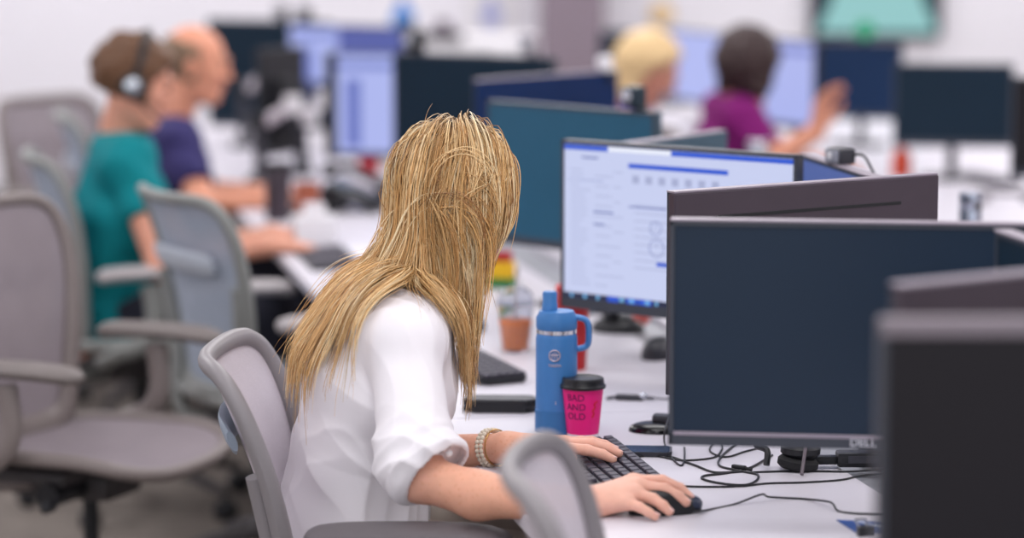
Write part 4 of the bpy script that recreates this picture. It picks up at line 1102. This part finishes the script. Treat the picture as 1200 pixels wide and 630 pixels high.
# ------------------------------------------------------------------ the other people (out of focus)
def figure(label, J, shirt, hairfn, haircol, skin=(222, 164, 138), sleeve=.8, res=.009, trousers=(40, 42, 56), rdir=(1, .1, -.1), ldir=(1, .1, -.1), rn=(0, 0, 1), fwd=(1, .1, 0), hs=1.0, curl=.5, shirt_name='shirt'):
    LATv = Vector((0, 0, 1)).cross(Vector(fwd)).normalized(); LAT = A_(LATv); fr = Vector((fwd[0], fwd[1], 0)).normalized()
    hd = frame_from(J['face']); HC, NB = J['HC'], J['NB']
    RS, RE, RW = J['RS'], J['RE'], J['RW']; LS = J.get('LS', RS+LATv*.36); LE, LW = J['LE'], J['LW']
    PV, WA, CH, UC = J['PV'], J['WA'], J['CH'], J['UC']
    hr = gen_hand(RW, rdir, rn, 1, 1.04, curl); hl = gen_hand(LW, ldir, (0, 0, 1), -1, 1.04, curl)
    if (Vector(hr[2][0][0])-Vector(hr[2][3][0])).dot(LATv) < 0: hr = gen_hand(RW, rdir, rn, -1, 1.04, curl)
    if (Vector(hl[2][0][0])-Vector(hl[2][3][0])).dot(LATv) > 0: hl = gen_hand(LW, ldir, (0, 0, 1), 1, 1.04, curl)
    def skull(p): return head_sdf(p, HC, hd, hs)
    def torso(p, g=0):
        d = cap(p, PV, WA, .115+g, .105+g, LAT, 1.5); d = smin(d, cap(p, WA, CH, .105+g, .112+g, LAT, 1.5), .04)
        d = smin(d, cap(p, CH, UC, .112+g, .075+g, LAT, 1.85), .05); return smin(d, cap(p, RS, LS, .055+g, .055+g), .05)
    def body(p):
        d = skull(p); d = smin(d, cap(p, NB, HC+Vector((-.02, 0, -.05)), .056, .053), .02); d = smin(d, torso(p, -.006), .03)
        d = smin(d, cap(p, RS, RE, .050, .042), .03); d = smin(d, cap(p, RE, RW, .042, .028), .02)
        d = smin(d, cap(p, LS, LE, .050, .042), .03); d = smin(d, cap(p, LE, LW, .042, .028), .02)
        d = smin(d, hand_sdf(p, *hr, .026, 1.04), .012); return smin(d, hand_sdf(p, *hl, .026, 1.04), .012)
    P = np.array([list(v) for v in (PV, WA, CH, UC, NB, HC, RS, RE, RW, LS, LE, LW)]+[list(x) for f in hr[2]+hl[2] for x in f])
    lo, hi = P.min(0)-.2, P.max(0)+.2
    V, Q = sdf_mesh(body, lo, hi, res*.72)
    cols = np.tile(L3(skin), (len(V), 1)); ql = ((V-A_(HC)) @ hd.T)/hs
    lips = np.exp(-((ql[:, 2]+.056)/.010)**2)*np.exp(-(ql[:, 1]/.022)**2)*(ql[:, 0] > .07); cols = cols*(1-lips[:, None]*.6)+L3((170, 88, 84))*lips[:, None]*.6
    brow = np.exp(-((ql[:, 2]-.034)/.006)**2)*np.exp(-((abs(ql[:, 1])-.032)/.018)**2)*(ql[:, 0] > .06); cols = cols*(1-brow[:, None]*.7)+L3(haircol)*brow[:, None]*.7
    o = np_mesh('person', V, Q, M_skin, None, cols, origin=PV); tag(o, label, 'person')
    sr = RS.lerp(RE, sleeve); sl_ = LS.lerp(LE, sleeve)
    def top(p):
        d = torso(p, .012)
        for a, b, e in ((RS, RE, sr), (LS, LE, sl_)):
            n_ = A_((b-a).normalized()); s = cap(p, a, b, .064, .060); s = smax(s, (p-A_(e)) @ n_, .005); d = smin(d, s, .03)
        d = d-.004*np.sin((p[:, 2]+p[:, 0]*.4)*48+3*np.sin(p[:, 1]*17))-.003*wob(p, 40, 2.1)
        d = smax(d, -cap(p, NB, NB+Vector((.03, 0, .15)), .058, .075), .006); return smax(d, PV.z-.02-p[:, 2], .006)
    Vb, Qb = sdf_mesh(top, lo, hi, res)
    np_mesh(shirt_name, Vb, Qb, mat(shirt_name+str(shirt), shirt, .85, var=.04, scale=10, spec=.2), o, origin=PV)
    def hair(p):
        q = ((p-A_(HC)) @ hd.T)/hs; return hairfn(p, q, head_sdf(p, HC, hd, hs, ears=False))
    Vh, Qh = sdf_mesh(hair, np.array(HC)-.22, np.array(HC)+.2, .006)
    np_mesh('hair', Vh, Qh, M_hairy('hair'+str(haircol), haircol), o, origin=PV)
    eb = MB()
    for s in (-1, 1):
        e = np.array((.0815*hs, s*.031*hs, .010*hs)) @ hd+A_(HC); eb.sphere(Vector(e.tolist())-PV, .0115, None, 10, 8)
    eb.build('eyes', mat('eye', (70, 62, 60), .2), o)
    kn = []
    for s in (-1, 1):
        h = Vector((PV.x, PV.y, .55))+LATv*s*.10; k_ = h+fr*.44+Vector((0, 0, -.02)); kn.append((h, k_, k_+fr*.03+Vector((0, 0, -.42))))
    def tr(p):
        d = cap(p, Vector((PV.x, PV.y, max(PV.z, .58))), Vector((PV.x, PV.y, .56)), .112, .11, LAT, 1.5)
        for h, k_, a_ in kn: d = smin(d, cap(p, h, k_, .088, .068), .03); d = smin(d, cap(p, k_, a_, .066, .052), .02)
        return d
    KP = np.array([list(x) for k in kn for x in k]+[list(PV)])
    Vt, Qt = sdf_mesh(tr, KP.min(0)-.2, KP.max(0)+.2, .016)
    np_mesh('trousers', Vt, Qt, mat('trousers'+str(trousers), trousers, .85, var=.05), o, origin=PV)
    for h, k_, a_ in kn:
        MB().sphere((.06, 0, -.07), (.13, .048, .045), Matrix.Translation(a_-PV) @ Matrix.Rotation(math.atan2(fr.y, fr.x), 4, 'Z')).build('shoe', M_black, o)
    return o, hd
def wavy(th, lowx, low):
    def f(p, q, d):
        m = np.maximum(q[:, 0]-lowx-.9*np.maximum(q[:, 2]-.045, -.02), low-q[:, 2])
        return smax(d-th-.006*wob(p, 75, 1.0)-.003*wob(p, 160, 3.0), m, .02)
    return f
def balding(p, q, d):
    m = np.maximum(np.maximum(q[:, 0]-.015, -.055-q[:, 2]), q[:, 2]-.062-.2*(-q[:, 0])); return smax(d-.007-.002*wob(p, 120, 2.0), m, .012)
def bob(p, q, d):
    e = smin(d-.022, cap(q, (-.05, 0, .0), (-.04, 0, -.10), .085, .07), .03)
    m = np.maximum(q[:, 0]-.030-.75*np.maximum(q[:, 2]-.03, -.03), -.125-q[:, 2]); return smax(e-.005*wob(p, 70, 1.5), m, .02)
a = at
Jt = dict(face=(.96, .14, -.30), HC=a(158, 97, 7.62), NB=a(141, 150, 7.66), UC=a(144, 188, 7.67), CH=a(136, 258, 7.68), WA=a(124, 322, 7.70), PV=a(118, 382, 7.72),
          RS=a(150, 192, 7.50), RE=a(192, 312, 7.40), RW=a(308, 288, 7.44), LE=a(215, 296, 7.85), LW=a(318, 276, 7.72))
teal, thd = figure("person in a teal T-shirt wearing a headset, typing at the left", Jt, (16, 128, 136), wavy(.019, .062, -.045), (104, 72, 50), skin=(224, 160, 136), sleeve=.52, rdir=(1, .05, -.06), ldir=(1, -.1, -.05), fwd=(.97, .22, 0))
Jn = dict(face=(.96, .05, -.16), HC=a(229, 76, 8.74), NB=a(206, 132, 8.76), UC=a(203, 168, 8.78), CH=a(197, 205, 8.78), WA=a(190, 268, 8.80), PV=a(186, 330, 8.82),
          RS=a(209, 168, 8.60), RE=a(238, 238, 8.48), RW=a(298, 236, 8.50), LE=a(240, 225, 8.95), LW=a(312, 226, 8.80))
navy, nhd = figure("balding man in a navy shirt seated behind the person in teal", Jn, (56, 52, 98), balding, (128, 104, 84), skin=(224, 156, 128), sleeve=.72, fwd=(.97, .22, 0))
Jp = dict(face=(.62, .70, -.36), HC=a(876, 82, 9.25), NB=a(866, 116, 9.28), UC=a(862, 138, 9.29), CH=a(858, 175, 9.30), WA=a(853, 215, 9.31), PV=a(850, 255, 9.32),
          RS=a(872, 140, 9.12), RE=a(908, 186, 9.02), RW=a(957, 154, 9.06), LE=a(900, 195, 9.45), LW=a(955, 190, 9.40))
purp, phd = figure("dark haired person in a purple shirt raising one hand at the back", Jp, (112, 22, 96), wavy(.029, .05, -.09), (54, 38, 38), skin=(206, 142, 116), sleeve=.86, rdir=(.25, 0, 1), rn=(-.6, .6, .2), fwd=(.97, .12, 0), curl=.75)
Jb = dict(face=(.80, -.05, -.50), HC=a(760, 82, 9.80), NB=a(744, 126, 9.84), UC=a(740, 152, 9.86), CH=a(735, 190, 9.88), WA=a(728, 240, 9.90), PV=a(724, 285, 9.92),
          RS=a(742, 152, 9.68), RE=a(765, 222, 9.6), RW=a(815, 222, 9.6), LE=a(765, 215, 10.0), LW=a(815, 214, 9.95))
blon, bhd = figure("person with short pale blonde hair looking down at the back", Jb, (92, 60, 140), bob, (224, 192, 142), skin=(226, 160, 134), sleeve=.7, fwd=(.97, .1, 0))

def headset_on(J, hd, label):
    HC = J['HC']; r = empty('headset', HC, 0, label, 'headset')
    def W(x, y, z): return Vector((np.array((x, y, z)) @ hd).tolist())
    MB().tube([W(-.005, .098*math.cos(t), .03+.118*math.sin(t)) for t in np.linspace(R(-12), R(192), 22)], .006, 8, flat=.010, flat_n=W(1, 0, 0)).build('headband', M_black, r)
    for s in (-1, 1):
        ax = W(0, s, 0); T = Matrix.Translation(W(-.006, s*.092, -.004)) @ ax.to_track_quat('Z', 'Y').to_matrix().to_4x4()
        MB().lathe([(0, -.012), (.032, -.012), (.036, -.004), (.034, .006), (.024, .014), (0, .015)], 24, T).build('ear_cup', M_black, r)
        MB().lathe([(.016, .0145), (.022, .0152), (.016, .0165)], 24, T).build('ear_ring', M_chrome, r)
    MB().tube(catmull([tuple(W(.0, -.10, -.02)), tuple(W(.05, -.095, -.055)), tuple(W(.09, -.06, -.075))], 6), .0035, 8).build('microphone_boom', M_black, r)
    return r
headset_on(Jt, thd, "black headset worn by the person in teal")
CP = chair('office_chair', "mesh chair under the person in the purple shirt", (Jp['PV'].x-.02, Jp['PV'].y, 0), R(22), CH_WARM, bh=.8)
CB = chair('office_chair', "mesh chair under the person with short pale blonde hair", (Jb['PV'].x-.02, Jb['PV'].y, 0), R(8), CH_WARM, bh=.8)

# ------------------------------------------------------------------ left desks: blurred things
def simple_lathe(name, label, cat, px, py, prof, m, parts=()):
    r = std(name, px, py, label, cat); MB().lathe(prof, 24).build('body', m, r)
    for (n_, pr, mm) in parts: MB().lathe(pr, 24).build(n_, mm, r)
    return r
simple_lathe('tumbler', "dark steel tumbler on the men's desk", 'tumbler', 326, 258, [(0, 0), (.032, 0), (.036, .01), (.038, .15), (.037, .152)], mat('dark steel', (72, 62, 70), .35, metal=.4), [('lid', [(.038, .15), (.039, .153), (.036, .168), (0, .170)], M_black)])
simple_lathe('cup', "rust coloured cup beside the dark steel tumbler", 'cup', 360, 250, [(0, 0), (.032, 0), (.04, .09), (.036, .091), (.03, .01), (0, .008)], mat('rust', (176, 98, 74), .6))
bx = std('tissue_box', 368, 282, "white tissue box on the men's desk in front of the rust cup", 'box', R(12))
MB().box((0, 0, .035), (.11, .11, .07), .004).build('carton', M_white, bx); MB().prism([(-.03, -.008), (.03, -.012), (.012, .01), (-.015, .012)], .068, .105).build('tissue', mat('tissue', (236, 232, 236), .8), bx)
kb2 = keyboard("dark keyboard under the hands of the person in teal", on(384, 305, DESK), BANG, keys=False, L=.40, W=.13)
kb3 = keyboard("black keyboard on the balding man's desk", on(335, 243, DESK), BANG, keys=False, L=.38, W=.13)
pa = std('paper_stack', 424, 296, "loose white papers beside the teal person's keyboard", 'papers', R(8))
for i in range(4): MB().prism([(-.105, -.148), (.105, -.148), (.105, .148), (-.105, .148)], .0006*i, .0006*i+.0004, Matrix.Rotation(R(4*i-5), 4, 'Z')).build('sheet', mat('paper', (228, 226, 236), .8, var=.01), pa, smooth=False)
def dphone(label, px, py, rz):
    r = std('desk_phone', px, py, label, 'phone', rz); T = Matrix.Rotation(R(-22), 4, 'Y')
    MB().box((0, 0, .05), (.18, .20, .028), .01, M=T).box((.05, 0, .035), (.06, .16, .07), .008).build('base', M_black, r)
    MB().tube(catmull([(-.09, -.07, .052), (-.05, -.075, .088), (.03, -.075, .12), (.085, -.07, .115)], 5), .017, 10, flat=.014, flat_n=(0, 0, 1)).sphere((-.085, -.07, .06), .024).sphere((.085, -.07, .112), .024).build('handset', M_black, r)
    MB().box((.05, .03, .0675), (.05, .09, .003), .001, M=T).build('display', mat('phone display', (92, 104, 120), .25), r, smooth=False)
    kk = MB()
    for i in range(4):
        for j in range(3): kk.box((-.055+.022*i, .005+.024*j, .066), (.014, .016, .005), .001, M=T)
    kk.build('keypad', M_dark, r, smooth=False)
    return r
dphone("black desk phone beyond the white tissue box", 412, 246, R(170))
rbx = std('box', 432, 203, "small red box on the men's desk below the periwinkle screen", 'box', R(10)); MB().box((0, 0, .035), (.07, .05, .07), .004).build('carton', mat('red card', (186, 36, 52), .6), rbx); MB().box((0, 0, .0705), (.066, .014, .002)).build('tape', M_dark, rbx, smooth=False)
def marm(label, px, py, rz, s=1.0):
    r = std('monitor_mount', px, py, label, 'mount', rz)
    MB().lathe([(.05, 0), (.052, .01), (.03, .03), (.02, .035), (.02, .20*s)], 16).build('post', M_dark, r)
    MB().tube([(0, 0, .19*s), (.10, -.05, .26*s), (.16, -.02, .22*s)], .020, 10).build('arm', mat('arm silver', (196, 188, 196), .4), r)
    for c in ((0, 0, .20*s), (.10, -.05, .26*s), (.165, -.02, .22*s)): MB().lathe([(0, -.03), (.028, -.03), (.030, 0), (.028, .03), (0, .03)], 16, c=c).build('joint', M_white if c[0] else M_black, r)
    return r
marm("silver jointed monitor arm on the far desk behind the dark steel tumbler", 305, 215, R(20), 1.0)
marm("second silver jointed monitor arm, behind the rust cup", 352, 205, R(-10), 1.0)
marm("silver jointed monitor arm beside the balding man's chin", 286, 172, R(5), 1.1)

# ------------------------------------------------------------------ back wall and storage
def onwall(px, py, y=14.96):
    d = at(px, py, 1.0)-cam.location; return cam.location+d*(y/d.y)
c0, c1 = on(425, 52, 1.04), on(632, 52, 1.04)
cb = empty('cabinet', ((c0.x+c1.x)/2, 12.9, 0), 0, "low white storage cabinet along the back behind the monitors", 'cabinet')
cw = c1.x-c0.x
MB().box((0, 0, .53), (cw, .45, 1.0), .006).build('carcass', M_white, cb, smooth=False)
for i in range(2):
    d_ = MB().box((-cw/4+cw/2*i, -.235, .53), (cw/2-.01, .018, .96), .003).build('door', M_white, cb, smooth=False)
    MB().box((-cw/4+cw/2*i+(.3 if i == 0 else -.3)*cw/2, -.25, .75), (.012, .015, .14), .003).build('handle', M_chrome, d_)
ju = empty('bottle', (on(467, 47, 1.04).x, 12.85, 1.03), 0, "blue bottle on the white cabinet above the wide dark monitor", 'bottle')
m_jb = mat('azure plastic', (66, 132, 206), .35, var=.06)
MB().lathe([(0, 0), (.05, 0), (.055, .02), (.055, .10), (.03, .13), (.022, .14)], 24).build('body', m_jb, ju); MB().lathe([(.022, .138), (.026, .14), (.026, .17), (0, .172)], 16).build('cap', mat('cap blue', (44, 104, 186), .4), ju)
ty = empty('tray', (on(480, 50, 1.04).x+.05, 12.72, 1.03), 0, "dark tray of clutter beside the blue bottle on the cabinet", 'tray')
MB().box((0, 0, .012), (.34, .16, .024), .006).build('tray_base', M_black, ty); MB().box((-.08, 0, .05), (.07, .1, .06), .01).build('dark_box', M_dark, ty); MB().lathe([(0, .02), (.04, .02), (.03, .08), (0, .082)], 16, c=(.08, 0, 0)).build('lidded_pot', mat('plum', (92, 74, 92), .5), ty)
def wallthing(name, label, cat, x0, y0, x1, y1, m, dep=.012):
    p, q2 = onwall(x0, y1), onwall(x1, y0); r = empty(name, ((p.x+q2.x)/2, 15.0, p.z), 0, label, cat)
    MB().box((0, -dep/2, (q2.z-p.z)/2), (q2.x-p.x, dep, q2.z-p.z), .002).build('panel', m, r, smooth=False); return r, q2.x-p.x, q2.z-p.z
po, pw_, ph_ = wallthing('poster', "white notice with a lavender emblem on the back wall", 'poster', 545, -18, 606, 46, mat('notice paper', (232, 230, 234), .7))
MB().lathe([(0, 0), (.055, 0), (.055, .002), (0, .002)], 24, Matrix.Translation((0, -.0125, ph_*.42)) @ Matrix.Rotation(math.pi/2, 4, 'X')).box((0, -.0135, ph_*.42+.09), (.05, .002, .04)).build('emblem', mat('lavender ink', (160, 166, 218), .6), po, smooth=False)
yn, yw, yh = wallthing('wall_clock', "round pale yellow disc on the back wall above the lit lavender monitors", 'clock', 762, 2, 790, 30, M_white, .006)
MB().lathe([(0, 0), (yw*.48, 0), (yw*.48, .016), (0, .018)], 28, Matrix.Translation((0, -.007, yh/2)) @ Matrix.Rotation(math.pi/2, 4, 'X')).build('face', mat('pale yellow', (240, 206, 150), .6), yn)
tv, tw, tht = wallthing('wall_display', "large wall display with a pale teal picture above the navy monitor", 'display', 950, -150, 1106, 44, mat('display frame', (20, 30, 52), .5, spec=.2), .06)
b_ = MB(); b_.prism([(-tw*.46, 0), (tw*.47, 0), (tw*.34, tht*.23), (tw*.2, tht*.93), (-tw*.2, tht*.93), (-tw*.33, tht*.23)], 0, .002, Matrix.Translation((0, -.063, tht*.03)) @ Matrix.Rotation(math.pi/2, 4, 'X'))
b_.build('picture', emis('pale teal picture', (150, 206, 206), .9), tv, smooth=False)
MB().box((0, -.0625, tht*.5), (tw-.03, .002, tht-.03)).build('screen', S_dark, tv, smooth=False)
_ct = max(v.co.z for v in [c for c in C3.children if c.name.startswith('casing')][0].data.vertices)
gl = empty('status_light', Matrix.Translation(C3.location) @ Matrix.Rotation(C3.rotation_euler.z, 4, 'Z') @ Vector((.03, .011, _ct+.001)), 0, "small round green status light over the navy monitor", 'light')
MB().sphere((0, 0, .045), .038).build('lamp', emis('green lamp', (0, 150, 108), 1.0), gl); MB().lathe([(0, 0), (.018, 0), (.012, .004), (.012, .012), (0, .012)], 12).build('stem', M_black, gl)
for (px, py, lb, cc_) in ((1150, 212, "grey keyboard on the second bench right of the orange bottle", M_dark),):
    k4 = keyboard(lb, on(px, py, DESK), BANG+R(8), keys=False, L=.36, W=.13)
h2 = std('headset', 1178, 236, "grey headset lying on the white desk right of the steel flask", 'headset')
m_hg = mat('headset grey', (122, 116, 124), .5)
MB().tube([(.085*math.cos(t), .085*math.sin(t), .02) for t in np.linspace(0, math.pi, 14)], .008, 8).build('headband', m_hg, h2)
for s in (-1, 1): MB().lathe([(0, 0), (.034, 0), (.036, .02), (.02, .03), (0, .031)], 18, c=(s*.085, -.01, 0)).build('ear_cup', m_hg, h2)
